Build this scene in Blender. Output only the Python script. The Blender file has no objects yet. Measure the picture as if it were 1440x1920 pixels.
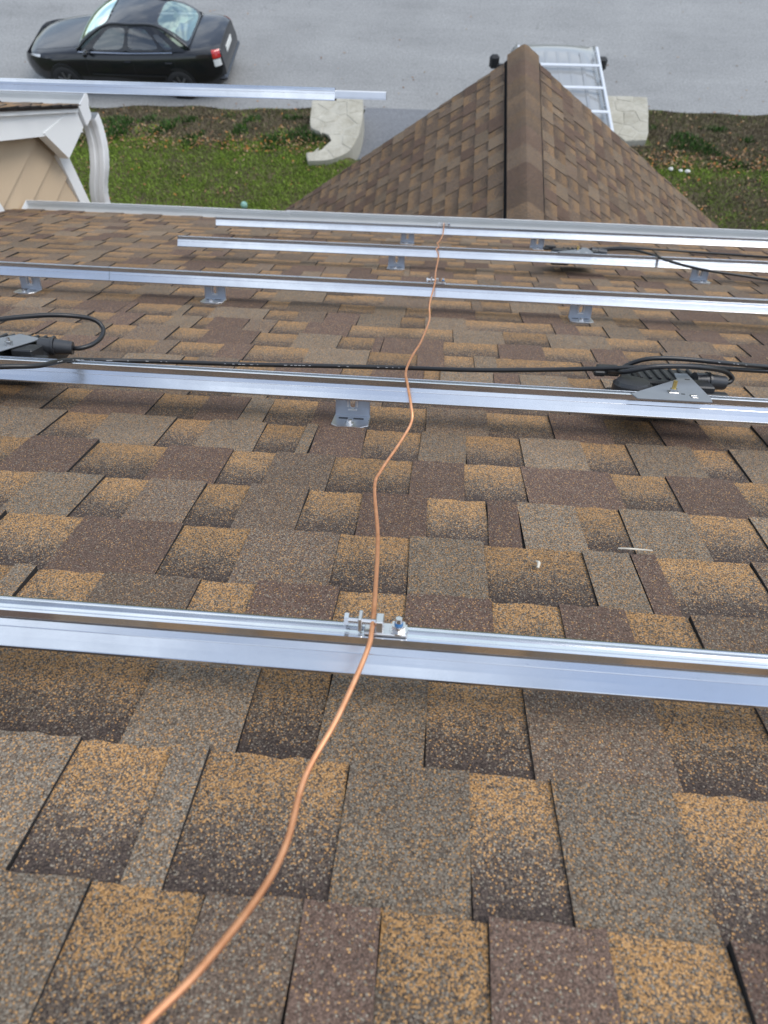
import bpy, math, random
import numpy as np
from mathutils import Matrix, Vector

random.seed(7); rng = np.random.default_rng(7)
SC = bpy.context.scene
COL = SC.collection
R = math.radians

# ------------------------------------------------------------------ camera
CAM_Z = 9.1
cam_d = bpy.data.cameras.new('camera'); cam = bpy.data.objects.new('camera', cam_d); COL.objects.link(cam)
cam_d.sensor_fit = 'VERTICAL'; cam_d.sensor_height = 36.0; cam_d.lens = 23.94
cam_d.clip_start = 0.03; cam_d.clip_end = 2000
PITCH, YAW, ROLL = R(62.618), R(7.026), R(-2.422)
def cam_axes():
    f = np.array([0, math.cos(PITCH), -math.sin(PITCH)]); u = np.array([0, math.sin(PITCH), math.cos(PITCH)]); r = np.array([1., 0, 0])
    r, u = r*math.cos(ROLL)+u*math.sin(ROLL), -r*math.sin(ROLL)+u*math.cos(ROLL)
    c, s = math.cos(YAW), math.sin(YAW); Z = np.array([[c, -s, 0], [s, c, 0], [0, 0, 1]])
    return Z@r, Z@u, Z@f
CR, CU, CF = cam_axes()
m = Matrix.Identity(4)
for i in range(3):
    m[i][0] = CR[i]; m[i][1] = CU[i]; m[i][2] = -CF[i]
m[2][3] = CAM_Z
cam.matrix_world = m
cam_d.dof.use_dof = True; cam_d.dof.focus_distance = 1.1; cam_d.dof.aperture_fstop = 6.6
SC.camera = cam

# ------------------------------------------------------------------ world, sun, exposure
SUN_EL, SUN_AZ = R(58), R(74)
world = bpy.data.worlds.new('World'); SC.world = world; world.use_nodes = True
wt = world.node_tree; wn = wt.nodes; wl = wt.links; wn.clear()
w_out = wn.new('ShaderNodeOutputWorld'); w_bg = wn.new('ShaderNodeBackground'); w_sky = wn.new('ShaderNodeTexSky')
w_sky.sky_type = 'NISHITA'; w_sky.sun_disc = False; w_sky.sun_elevation = SUN_EL; w_sky.sun_rotation = SUN_AZ
w_sky.air_density = 1.0; w_sky.dust_density = 1.0; w_sky.ozone_density = 1.2
w_tc = wn.new('ShaderNodeTexCoord'); w_mp = wn.new('ShaderNodeMapping'); w_mp.inputs['Scale'].default_value = (1.0, 1.0, 2.2)
w_no = wn.new('ShaderNodeTexNoise'); w_no.inputs['Scale'].default_value = 2.7; w_no.inputs['Detail'].default_value = 9; w_no.inputs['Roughness'].default_value = 0.64
w_rp = wn.new('ShaderNodeValToRGB'); w_rp.color_ramp.elements[0].position = 0.44; w_rp.color_ramp.elements[1].position = 0.62
w_rp.color_ramp.elements[0].color = (0.15, 0.15, 0.15, 1); w_rp.color_ramp.elements[1].color = (0.95, 0.95, 0.95, 1)
w_mx = wn.new('ShaderNodeMixRGB'); w_mx.inputs['Color2'].default_value = (7.4, 8.0, 8.8, 1)
wl.new(w_tc.outputs['Generated'], w_mp.inputs['Vector']); wl.new(w_mp.outputs['Vector'], w_no.inputs['Vector']); wl.new(w_no.outputs['Fac'], w_rp.inputs['Fac'])
wl.new(w_rp.outputs['Color'], w_mx.inputs['Fac']); wl.new(w_sky.outputs['Color'], w_mx.inputs['Color1']); wl.new(w_mx.outputs['Color'], w_bg.inputs['Color'])
w_bg.inputs['Strength'].default_value = 0.13
wl.new(w_bg.outputs['Background'], w_out.inputs['Surface'])
sun_d = bpy.data.lights.new('sun', 'SUN'); sun_d.energy = 1.3; sun_d.angle = R(34); sun_d.color = (1.0, 0.95, 0.88)
sun = bpy.data.objects.new('sun', sun_d); COL.objects.link(sun)
sdir = Vector((math.sin(SUN_AZ)*math.cos(SUN_EL), math.cos(SUN_AZ)*math.cos(SUN_EL), math.sin(SUN_EL)))
sun.rotation_euler = sdir.to_track_quat('Z', 'Y').to_euler(); sun.location = (0, 0, 30)
SC.view_settings.view_transform = 'Standard'; SC.view_settings.look = 'None'; SC.view_settings.gamma = 1.0
SC.view_settings.use_curve_mapping = False; SC.view_settings.exposure = 0.60

# ------------------------------------------------------------------ node and mesh helpers
class NT:
    def __init__(s, name):
        s.m = bpy.data.materials.new(name); s.m.use_nodes = True
        s.t = s.m.node_tree; s.t.nodes.clear()
        s.out = s.t.nodes.new('ShaderNodeOutputMaterial'); s.b = s.t.nodes.new('ShaderNodeBsdfPrincipled')
        s.t.links.new(s.b.outputs[0], s.out.inputs['Surface'])
    def put(s, sock, v):
        if v is None: return
        if isinstance(v, bpy.types.NodeSocket): s.t.links.new(v, sock)
        elif isinstance(v, (tuple, list)) and len(v) == 3 and sock.type == 'RGBA': sock.default_value = (*v, 1)
        else: sock.default_value = v
    def n(s, typ, ins=None, outp=0, **kw):
        nd = s.t.nodes.new(typ)
        for k, v in kw.items(): setattr(nd, k, v)
        for k, v in (ins or {}).items(): s.put(nd.inputs[k], v)
        return nd.outputs[outp] if outp is not None else nd
    def math(s, op, a, b=None, c=None, clamp=False):
        nd = s.t.nodes.new('ShaderNodeMath'); nd.operation = op; nd.use_clamp = clamp
        for i, v in enumerate((a, b, c)):
            if v is not None: s.put(nd.inputs[i], v)
        return nd.outputs[0]
    def mix(s, f, a, b, mode='MIX'):
        nd = s.t.nodes.new('ShaderNodeMixRGB'); nd.blend_type = mode
        s.put(nd.inputs[0], f); s.put(nd.inputs[1], a); s.put(nd.inputs[2], b); return nd.outputs[0]
    def noise(s, vec, scale, detail=4, rough=.55, outp=0, dist=0):
        return s.n('ShaderNodeTexNoise', {'Vector': vec, 'Scale': scale, 'Detail': detail, 'Roughness': rough, 'Distortion': dist}, outp)
    def ramp(s, f, stops):
        nd = s.t.nodes.new('ShaderNodeValToRGB'); e = nd.color_ramp.elements
        while len(e) < len(stops): e.new(.5)
        for i, (p, c) in enumerate(stops):
            e[i].position = p; e[i].color = (c, c, c, 1) if not isinstance(c, tuple) else (*c, 1)
        s.put(nd.inputs[0], f); return nd.outputs[0]
    def set(s, **kw):
        names = {'col': 'Base Color', 'rough': 'Roughness', 'metal': 'Metallic', 'spec': 'Specular IOR Level', 'normal': 'Normal', 'coat': 'Coat Weight', 'coatr': 'Coat Roughness', 'trans': 'Transmission Weight', 'ior': 'IOR', 'alpha': 'Alpha', 'aniso': 'Anisotropic'}
        for k, v in kw.items(): s.put(s.b.inputs[names[k]], v)
        return s
    def bump(s, h, strength=.3, dist=.01):
        return s.n('ShaderNodeBump', {'Height': h, 'Strength': strength, 'Distance': dist})
    def pos(s): return s.n('ShaderNodeNewGeometry', outp=0)
    def objc(s): return s.n('ShaderNodeTexCoord', outp=3)

WL = {}                                                     # world location of unrotated parents
def reg(o, loc): WL[o.name] = np.array(loc, float)
def empty(name, loc, rz=0, rot=None):
    o = bpy.data.objects.new(name, None); COL.objects.link(o); o.location = loc; o.rotation_euler = rot or (0, 0, rz)
    o.empty_display_size = .2; reg(o, loc); return o
def tag(o, label=None, cat=None, group=None, kind=None):
    for k, v in (('label', label), ('category', cat), ('group', group), ('kind', kind)):
        if v: o[k] = v
    return o
def mesh_obj(name, V, F, mats, parent=None, local=False, smooth=False, mi=None, center=True):
    """V in world coordinates (or in the parent's own when local)."""
    V = np.asarray(V, float)
    me = bpy.data.meshes.new(name)
    org = np.zeros(3)
    if center and len(V):
        org = (V.min(0)+V.max(0))/2; org[2] = V[:, 2].min()
    me.from_pydata((V-org).tolist(), [], [list(f) for f in F])
    for mm in (mats if isinstance(mats, (list, tuple)) else [mats]): me.materials.append(mm)
    if mi is not None: me.polygons.foreach_set('material_index', np.asarray(mi, np.int32))
    if smooth: me.polygons.foreach_set('use_smooth', np.ones(len(me.polygons), bool))
    me.update()
    o = bpy.data.objects.new(name, me); COL.objects.link(o)
    if parent is not None:
        o.parent = parent
        o.location = org if local else org - WL.get(parent.name, np.zeros(3))
    else: o.location = org
    reg(o, org if not local else org)
    return o
class MB:
    """collects shapes into one mesh"""
    def __init__(s): s.V = []; s.F = []; s.S = []
    def add(s, V, F):
        k = len(s.V); s.V += [tuple(v) for v in V]; s.F += [tuple(i+k for i in f) for f in F]; return s
    def box(s, c, size, ax=None, bev=0.0):
        c = np.array(c, float); h = np.array(size, float)/2
        A = np.eye(3) if ax is None else np.array(ax, float)
        b = min(bev, *(h*.9)) if bev else 0
        if not b:
            V = [c+A.T@(np.array(p)*h) for p in ((-1,-1,-1),(1,-1,-1),(1,1,-1),(-1,1,-1),(-1,-1,1),(1,-1,1),(1,1,1),(-1,1,1))]
            return s.add(V, [(0,3,2,1),(4,5,6,7),(0,1,5,4),(1,2,6,5),(2,3,7,6),(3,0,4,7)])
        # chamfered box: three inset vertices at each corner
        V = []; idx = {}
        for sx in (-1, 1):
            for sy in (-1, 1):
                for sz in (-1, 1):
                    for a in range(3):
                        p = np.array([sx*(h[0]-b), sy*(h[1]-b), sz*(h[2]-b)]); p[a] = (sx, sy, sz)[a]*h[a]
                        idx[sx, sy, sz, a] = len(V); V.append(c+A.T@p)
        F = []
        def q(k): return idx[k]
        for a in range(3):
            b1, b2 = [i for i in range(3) if i != a]
            for sg in (-1, 1):
                f = []
                for u, v in ((-1,-1),(1,-1),(1,1),(-1,1)):
                    k = [0,0,0]; k[a] = sg; k[b1] = u; k[b2] = v; f.append(q((*k, a)))
                if (sg > 0) != (a != 1): f.reverse()
                F.append(f)
        for a in range(3):
            b1, b2 = [i for i in range(3) if i != a]
            for u in (-1, 1):
                for v in (-1, 1):
                    k0 = [0,0,0]; k1 = [0,0,0]; k0[a] = -1; k1[a] = 1
                    for k in (k0, k1): k[b1] = u; k[b2] = v
                    F.append([q((*k0, b1)), q((*k1, b1)), q((*k1, b2)), q((*k0, b2))])
        for sx in (-1, 1):
            for sy in (-1, 1):
                for sz in (-1, 1): F.append([q((sx, sy, sz, a)) for a in range(3)])
        return s.add(V, F)
    def prism(s, poly, e0, e1):
        """poly: list of 3-vectors; extruded from poly+e0 to poly+e1"""
        P = [np.array(p, float) for p in poly]; n = len(P); e0 = np.array(e0, float); e1 = np.array(e1, float)
        V = [p+e0 for p in P]+[p+e1 for p in P]
        return s.add(V, [tuple(range(n))[::-1], tuple(range(n, 2*n))]+[(i, (i+1) % n, n+(i+1) % n, n+i) for i in range(n)])
    def cyl(s, a, b, r0, r1=None, n=16, cap=True):
        a = np.array(a, float); b = np.array(b, float); r1 = r0 if r1 is None else r1
        d = b-a; d /= np.linalg.norm(d); t = np.array([1., 0, 0]) if abs(d[0]) < .8 else np.array([0, 1., 0])
        u = np.cross(d, t); u /= np.linalg.norm(u); w = np.cross(d, u)
        an = [2*math.pi*i/n for i in range(n)]
        V = [a+(u*math.cos(q)+w*math.sin(q))*r0 for q in an]+[b+(u*math.cos(q)+w*math.sin(q))*r1 for q in an]
        F = [(i, (i+1) % n, n+(i+1) % n, n+i) for i in range(n)]
        if cap: F += [tuple(range(n))[::-1], tuple(range(n, 2*n))]
        return s.add(V, F)
    def tube(s, pts, r, n=10, sub=6, cap=True):
        P = smooth_path(pts, sub); m_ = len(P); rr = r if hasattr(r, '__len__') else [r]*m_
        if len(rr) != m_: rr = np.interp(np.linspace(0, 1, m_), np.linspace(0, 1, len(rr)), rr)
        T = np.gradient(P, axis=0); T /= np.linalg.norm(T, axis=1)[:, None]
        u = np.cross(T[0], [0.13, .2, 1.]); u /= np.linalg.norm(u); V = []
        for i in range(m_):
            u = u-T[i]*(u@T[i]); u /= np.linalg.norm(u); w = np.cross(T[i], u)
            for k in range(n):
                q = 2*math.pi*k/n; V.append(P[i]+(u*math.cos(q)+w*math.sin(q))*rr[i])
        F = [(i*n+k, i*n+(k+1) % n, (i+1)*n+(k+1) % n, (i+1)*n+k) for i in range(m_-1) for k in range(n)]
        if cap: F += [tuple(range(n))[::-1], tuple(range((m_-1)*n, m_*n))]
        return s.add(V, F)
    def grid(s, fn, nu, nv):
        V = [fn(i/nu, j/nv) for j in range(nv+1) for i in range(nu+1)]
        return s.add(V, [(j*(nu+1)+i, j*(nu+1)+i+1, (j+1)*(nu+1)+i+1, (j+1)*(nu+1)+i) for j in range(nv) for i in range(nu)])
    def make(s, name, mat, parent=None, **kw): return mesh_obj(name, s.V, s.F, mat, parent, **kw)
def smooth_path(pts, sub=6):
    P = np.array(pts, float)
    if sub <= 1: return P
    Q = np.vstack([2*P[0]-P[1], P, 2*P[-1]-P[-2]]); out = []
    for i in range(1, len(Q)-2):
        a, b, c, d = Q[i-1], Q[i], Q[i+1], Q[i+2]
        for k in range(sub):
            t = k/sub
            out.append(.5*((2*b)+(-a+c)*t+(2*a-5*b+4*c-d)*t*t+(-a+3*b-3*c+d)*t**3))
    out.append(P[-1]); return np.array(out)
def bevel(o, w=.002, seg=2, angle=35):
    md = o.modifiers.new('bevel', 'BEVEL'); md.width = w; md.segments = seg; md.limit_method = 'ANGLE'; md.angle_limit = R(angle); return o
def autosmooth(o):
    me = o.data; me.polygons.foreach_set('use_smooth', np.ones(len(me.polygons), bool))
    if hasattr(me, 'set_sharp_from_angle'): me.set_sharp_from_angle(angle=R(35))
    return o

# ------------------------------------------------------------------ materials
def simple(name, col, rough=.5, metal=0., var=.12, nscale=6., bump=0., coat=0., spec=.5):
    k = NT(name); p = k.objc()
    f = k.noise(p, nscale, 6, .6)
    c = k.mix(f, tuple(x*(1-var) for x in col), tuple(min(1, x*(1+var)) for x in col))
    r = k.math('MULTIPLY_ADD', k.noise(p, nscale*2.7, 4), .2, rough-.1, clamp=True)
    k.set(col=c, rough=r, metal=metal, coat=coat, coatr=.04, spec=spec)
    if bump: k.set(normal=k.bump(k.noise(p, nscale*9, 5), bump, .004))
    return k.m
def shingle_material():
    k = NT('shingle_granules')
    p = k.pos()
    vor = k.n('ShaderNodeTexVoronoi', {'Vector': p, 'Scale': 660., 'Randomness': 1.}, None)
    rnd = vor.outputs['Color']; dist = vor.outputs['Distance']
    sep = k.n('ShaderNodeSeparateColor', {0: rnd}, None); r1, r2, r3 = sep.outputs
    at = k.n('ShaderNodeAttribute', attribute_name='tab', outp=None)
    asep = k.n('ShaderNodeSeparateColor', {0: at.outputs['Color']}, None); aG, aB, aT = asep.outputs; aR = at.outputs['Alpha']
    uv = k.n('ShaderNodeUVMap', outp=0); us = k.n('ShaderNodeSeparateXYZ', {0: uv}, None); v = us.outputs[1]
    big = k.noise(p, 28., 4, .6); med = k.noise(p, 95., 3, .6)
    # blend position on the printed tabs wanders a little
    vv = k.math('ADD', v, k.math('MULTIPLY', k.math('SUBTRACT', big, .5), .35))
    vv = k.math('ADD', vv, k.math('MULTIPLY', k.math('SUBTRACT', med, .5), .22))
    org = k.ramp(vv, [(.10, .03), (.42, .15), (.68, .43), (.95, .60)])           # share of orange granules on blend tabs
    drk = k.ramp(vv, [(.02, .96), (.22, .72), (.52, .22), (.78, .04)])            # share of the near-black band
    pO = k.math('ADD', k.math('MULTIPLY', aG, org), k.math('ADD', k.math('MULTIPLY', aB, .05), k.math('MULTIPLY', aT, .15)))
    pO = k.math('MULTIPLY', pO, k.math('MULTIPLY_ADD', k.math('SUBTRACT', med, .5), 1.2, 1.0))
    pL = k.math('ADD', k.math('MULTIPLY', aT, .46), k.math('ADD', k.math('MULTIPLY', aG, k.math('MULTIPLY_ADD', drk, -.24, .26)), k.math('MULTIPLY', aB, .07)))
    # base granule
    brown = k.mix(r2, (.090, .057, .044), (.186, .124, .096))
    dark = k.mix(r2, (.036, .027, .025), (.090, .068, .060))
    taupe = k.mix(r2, (.100, .075, .055), (.205, .156, .114))
    base = k.mix(aB, taupe, brown); isK = k.math('LESS_THAN', k.math('FRACT', k.math('MULTIPLY', r2, 7.31)), k.math('MULTIPLY', aG, drk)); base = k.mix(k.math('MULTIPLY_ADD', isK, .72, k.math('MULTIPLY', k.math('MULTIPLY', aG, drk), .20)), base, dark)
    grey = k.mix(r2, (.175, .150, .118), (.295, .252, .196))
    orange = k.mix(r2, (.285, .152, .058), (.54, .315, .138))
    isL = k.math('LESS_THAN', k.math('ABSOLUTE', k.math('SUBTRACT', r3, .5)), k.math('MULTIPLY', pL, .5))
    isO = k.math('LESS_THAN', r1, pO)
    c = k.mix(isL, base, grey); c = k.mix(isO, c, orange)
    isD = k.math('GREATER_THAN', r1, .90); c = k.mix(k.math('MULTIPLY', isD, .6), c, (.036, .031, .028))    # the black granules found everywhere
    tint = k.math('MULTIPLY_ADD', aR, .30, .80); tint = k.math('MULTIPLY', tint, k.math('MULTIPLY', k.math('MULTIPLY_ADD', big, .30, .90), k.math('MULTIPLY_ADD', k.noise(p, 3.2, 5, .65), .36, .82)))
    gap = k.ramp(dist, [(.45, 1.), (.85, .50)])
    c = k.mix(1., c, k.n('ShaderNodeCombineColor', {0: tint, 1: tint, 2: tint}), 'MULTIPLY'); c = k.mix(1., c, gap, 'MULTIPLY')
    k.set(col=c, rough=.92, spec=.22, normal=k.bump(k.math('SUBTRACT', 1., dist), .55, .0012))
    return k.m
def alu_material(name, col=(.725, .745, .775), rough=.16, streak=1.):
    k = NT(name); p = k.pos()
    mp = k.n('ShaderNodeMapping', {'Vector': p, 'Scale': (2., 900., 900.)})
    st = k.noise(mp, 1., 4, .7); sm = k.noise(p, 9., 6, .62); sp = k.noise(p, 70., 3, .5)
    spots = k.ramp(sp, [(.73, 0.), (.77, 1.)])
    c = k.mix(k.ramp(sm, [(.35, 0.), (.75, 1.)]), col, tuple(x*.86 for x in col)); c = k.mix(k.math('MULTIPLY', spots, .22), c, (.3, .29, .27))
    r = k.math('ADD', k.math('MULTIPLY', st, .06*streak), k.math('MULTIPLY_ADD', sm, .14, rough-.08), clamp=True)
    k.set(col=c, metal=1., rough=r, normal=k.bump(st, .05*streak, .0004)); return k.m
def asphalt_material(name, a, b, crack=True):
    k = NT(name); p = k.pos()
    f = k.noise(p, .55, 7, .62); g = k.noise(p, 60., 4, .7)
    mp = k.n('ShaderNodeMapping', {'Vector': p, 'Scale': (.22, 1.3, 1.)}); streak = k.noise(mp, 1.1, 6, .6)
    c = k.mix(k.ramp(f, [(.3, 0.), (.72, 1.)]), a, b)
    c = k.mix(k.math('MULTIPLY', k.ramp(streak, [(.36, 0.), (.66, 1.)]), .35), c, tuple(x*1.25 for x in b))
    c = k.mix(.8, c, k.ramp(k.noise(p, 22., 6, .78), [(.28, .50), (.7, 1.30)]), 'MULTIPLY')
    if crack:
        vo = k.n('ShaderNodeTexVoronoi', {'Vector': k.n('ShaderNodeVectorMath', {0: p, 1: k.n('ShaderNodeTexNoise', {'Vector': p, 'Scale': 2.2, 'Detail': 5.}, 1)}), 'Scale': .33}, feature='DISTANCE_TO_EDGE')
        ck = k.math('MULTIPLY', k.ramp(vo, [(.001, 1.), (.006, 0.)]), k.ramp(k.noise(p, .9, 3), [(.52, 0.), (.66, 1.)]))
        c = k.mix(k.math('MULTIPLY', ck, .45), c, (.05, .05, .05))
        blot = k.ramp(k.noise(p, 4.2, 6, .72), [(.60, 0.), (.70, 1.)]); c = k.mix(k.math('MULTIPLY', blot, .3), c, tuple(x*.62 for x in a))
    k.set(col=c, rough=.9, spec=.25, normal=k.bump(g, .25, .004)); return k.m
M_SH = shingle_material()
M_EDGE = simple('asphalt_cut_edge', (.016, .015, .015), .95, var=.3, nscale=90)
M_ALU = alu_material('mill_aluminium')
M_ALU2 = alu_material('cast_aluminium', (.60, .63, .68), .26, .2)
M_UPR = simple('shaded_upright_aluminium', (.42, .46, .52), .42, .7, .12, 40)  # one metal with the base plate; dark shingle reflection painted into its colour
M_ALU3 = alu_material('bright_aluminium', (.74, .745, .75), .30, .2)
M_STEEL = simple('stainless_steel', (.66, .66, .66), .26, 1., .08, 60)
M_BLUE = simple('blue_thread_compound', (.04, .16, .36), .5, 0., .1, 60)
M_BRASS = simple('yellow_zinc', (.75, .56, .20), .32, 1., .1, 60)
M_GALV = simple('grey_bracket_sheet', (.235, .255, .275), .50, .25, .08, 25, spec=.6)
M_WHITE = simple('white_painted_trim', (.80, .81, .80), .42, 0., .04, 3.0, .04)
M_GUTTER = simple('white_gutter_enamel', (.76, .77, .77), .38, 0., .07, 2.5, .03)
M_GUTIN = simple('grey_gutter_inside', (.52, .53, .52), .6, 0., .14, 5, .1)  # inner gutter faces, a darker grey than the outer enamel
M_TAN = simple('tan_siding', (.545, .420, .285), .62, 0., .05, 2.4, .12)
M_DECK = simple('roof_deck', (.05, .04, .035), .9, 0., .2, 8)
M_BLK = simple('black_plastic', (.020, .021, .023), .42, 0., .2, 20, .1)
M_BLK2 = simple('satin_black_plastic', (.034, .036, .040), .34, 0., .2, 30, .06)
M_CABLE = simple('black_cable_jacket', (.014, .0145, .016), .36, 0., .2, 40, .05)
M_PRINT = simple('cable_print', (.42, .43, .44), .6, 0., .1, 40)
def copper_material():
    k = NT('bare_copper'); p = k.pos(); f = k.noise(p, 55., 5, .6); g = k.noise(p, 420., 3, .6)
    c = k.mix(k.ramp(f, [(.3, 0.), (.75, 1.)]), (.96, .50, .27), (.74, .33, .16))
    k.set(col=c, metal=.9, rough=k.math('MULTIPLY_ADD', g, .25, .36), normal=k.bump(g, .15, .0005)); return k.m
M_CU = copper_material()
M_ROAD = asphalt_material('worn_road_asphalt', (.225, .229, .228), (.290, .294, .290))
M_DRIVE = asphalt_material('driveway_asphalt', (.150, .158, .172), (.190, .198, .210), False)

# ------------------------------------------------------------------ the roof's own frame:  rp(X, d, z)  X along the eave, d down the slope, z off the shingles
SL = R(33.417); HCAM = .5567
SD = np.array([0, math.cos(SL), -math.sin(SL)]); SN = np.array([0, math.sin(SL), math.cos(SL)]); EX = np.array([1., 0, 0])
RO = np.array([0, 0, CAM_Z])-SN*HCAM
AX = np.stack([EX, SD, SN])
def rp(x, d, z=0.): return RO+EX*x+SD*d+SN*z
EAVE = 4.85

# ------------------------------------------------------------------ ground, road, driveway
def ground_material():
    k = NT('lawn_soil'); p = k.pos(); f = k.noise(p, 1.3, 6, .65); g = k.noise(p, 24., 5, .7)
    c = k.mix(k.ramp(f, [(.38, 0.), (.62, 1.)]), (.075, .100, .026), (.120, .102, .060))
    c = k.mix(.85, c, k.ramp(g, [(.25, .45), (.75, 1.35)]), 'MULTIPLY')
    k.set(col=c, rough=.95, spec=.1, normal=k.bump(g, .8, .03)); return k.m
M_SOIL = ground_material()
gnd = mesh_obj('ground', [(-400,-400,-.9),(400,-400,-.9),(400,400,-.9),(-400,400,-.9)], [(0,1,2,3)], M_SOIL); tag(gnd, kind='structure')
ROADZ = -.45
def road_edge(x): return 15.24+.036*x+.05*math.sin(x*1.7)+.03*math.sin(x*4.3+1)
xs = np.linspace(-60, 60, 481)
V = [(x, road_edge(x), ROADZ) for x in xs]+[(x, 24.0, ROADZ) for x in xs]; n = len(xs)
road = mesh_obj('road', V, [(i, i+1, n+i+1, n+i) for i in range(n-1)], M_ROAD, center=False); tag(road, kind='structure')
far = mesh_obj('far_verge', [(-200,24.0,-.47),(200,24.0,-.47),(200,200,.6),(-200,200,.6)], [(0,1,2,3)], M_SOIL); tag(far, kind='structure')
def drive_l(y): return -1.72+.05*math.sin(y*2.1)-.20*min(1, max(0, (y-12.7)/.5))+(.05*(12.7-y) if y < 12.7 else 0)
DR = 3.30
def drive_z(y): return -.10-.35*min(1, max(0, (y-11.3)/4.0))-.006
ys = np.linspace(6.5, 15.42, 60)
V = [(drive_l(y), y, drive_z(y)) for y in ys]+[(DR+.25, y, drive_z(y)) for y in ys]; n = len(ys)
drv = mesh_obj('driveway', V, [(i, n+i, n+i+1, i+1) for i in range(n-1)], M_DRIVE, center=False); tag(drv, kind='structure')
from mathutils import noise as mnoise
def nz(x, y, s): return mnoise.noise(Vector((x*s, y*s, 3.7)))
def lawn_h(x, y):
    e = road_edge(x)-y
    t = min(1, max(0, (y-13.25)/(road_edge(x)-13.25))); t = t*t*(3-2*t)
    h = .03+.03*nz(x, y, .7)+.05*nz(x, y, 2.3)*math.sin(math.pi*t)
    h = h*(1-t)+(ROADZ+.02)*t
    if e < .0: h = ROADZ-.05
    k = max(drive_l(y)-.02-x, x-DR-.12)           # distance outside the driveway
    if k < 0: return drive_z(y)-.06
    f = min(1, k/.25); return h*f+(drive_z(y)-.03)*(1-f)
NX, NY = 260, 120
gx = np.linspace(-16, 16, NX); gy = np.linspace(6.5, 16.2, NY)
V = [(x, y, lawn_h(x, y)-.003) for y in gy for x in gx]
lawn = mesh_obj('lawn', V, [(j*NX+i, j*NX+i+1, (j+1)*NX+i+1, (j+1)*NX+i) for j in range(NY-1) for i in range(NX-1)], M_SOIL, smooth=True, center=False); tag(lawn, kind='structure')

# stone retaining walls
def stone_mat():
    k = NT('pale_stone'); p = k.pos(); f = k.noise(p, 3., 8, .7); g = k.noise(p, 26., 6, .75); oi = k.n('ShaderNodeObjectInfo', outp=5)
    c = k.mix(k.ramp(f, [(.3, 0.), (.7, 1.)]), (.33, .312, .25), (.50, .48, .41))
    c = k.mix(.5, c, k.ramp(oi, [(0., .86), (1., 1.08)]), 'MULTIPLY'); c = k.mix(.55, c, k.ramp(g, [(.25, .6), (.7, 1.15)]), 'MULTIPLY')
    k.set(col=c, rough=.9, spec=.2, normal=k.bump(g, .5, .012)); return k.m
M_STONE = stone_mat(); M_MORTAR = simple('pale_mortar', (.40, .385, .325), .9, 0., .2, 14, .4)
def stone_wall(name, left, right, h, label, nu=None):
    """low wall between two edge polylines (same count); cap stones laid across it"""
    L = smooth_path([(p[0]*1.018, p[1]*1.018, 0) for p in left], 4); Rr = smooth_path([(p[0]*1.018, p[1]*1.018, 0) for p in right], 4); n = len(L)
    c = (L.mean(0)+Rr.mean(0))/2; root = empty(name, (c[0], c[1], 0)); tag(root, label, 'stone wall')
    b = MB(); V = []
    for P in (L, Rr):
        for z in (-.55, h-.005): V += [(p[0], p[1], z) for p in P]
    F = [(n+i, n+i+1, 3*n+i+1, 3*n+i) for i in range(n-1)]+[(i, i+1, n+i+1, n+i) for i in range(n-1)]+[(2*n+i, 3*n+i, 3*n+i+1, 2*n+i+1) for i in range(n-1)]
    F += [(0, n, 3*n, 2*n), (n-1, 3*n-1, 4*n-1, 2*n-1)]
    b.add(V, F).make('wall_core', M_MORTAR, root)
    rr = random.Random(len(label))
    poly = [np.array(p[:2]) for p in L]+[np.array(p[:2]) for p in Rr[::-1]]
    def inside(q):
        c = False
        for a, e_ in zip(poly, poly[1:]+poly[:1]):
            if (a[1] > q[1]) != (e_[1] > q[1]) and q[0] < (e_[0]-a[0])*(q[1]-a[1])/(e_[1]-a[1])+a[0]: c = not c
        return c
    def clip(pg, m_, nn):
        out = []
        for a, e_ in zip(pg, pg[1:]+pg[:1]):
            da, db_ = (a-m_)@nn, (e_-m_)@nn
            if da <= 0: out.append(a)
            if (da <= 0) != (db_ <= 0): out.append(a+(e_-a)*(da/(da-db_)))
        return out
    lo, hi = np.min(poly, 0), np.max(poly, 0); seeds = []; tries = 0
    while tries < 4000:
        tries += 1; q = np.array([rr.uniform(lo[0], hi[0]), rr.uniform(lo[1], hi[1])])
        if inside(q) and all(np.linalg.norm(q-t) > .30 for t in seeds): seeds.append(q)
    for q in seeds:
        pg = list(poly)
        for t in seeds:
            if t is not q and np.linalg.norm(t-q) < .9 and len(pg) > 2: pg = clip(pg, (q+t)/2, t-q)
        if len(pg) < 3: continue
        ct = sum(pg)/len(pg); far_ = max(np.linalg.norm(p-ct) for p in pg); pg = [ct+(p-ct)*(1-.004/max(.04, np.linalg.norm(p-ct))) for p in pg]
        top = h+rr.uniform(-.004, .010); n2 = len(pg); tl = (rr.uniform(-.03, .03), rr.uniform(-.03, .03))
        zt = [top+(p-ct)@np.array(tl) for p in pg]
        V = [(p[0], p[1], h-.06) for p in pg]+[(p[0], p[1], z-.012) for p, z in zip(pg, zt)]+[(*(ct+(p-ct)*.90), z+rr.uniform(-.003, .003)) for p, z in zip(pg, zt)]+[(ct[0], ct[1], top+.004)]
        F = [(i, (i+1) % n2, n2+(i+1) % n2, n2+i) for i in range(n2)]+[(n2+i, n2+(i+1) % n2, 2*n2+(i+1) % n2, 2*n2+i) for i in range(n2)]+[(2*n2+i, 2*n2+(i+1) % n2, 3*n2) for i in range(n2)]
        mesh_obj('stone', V, F, M_STONE, root)
    return root
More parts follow.
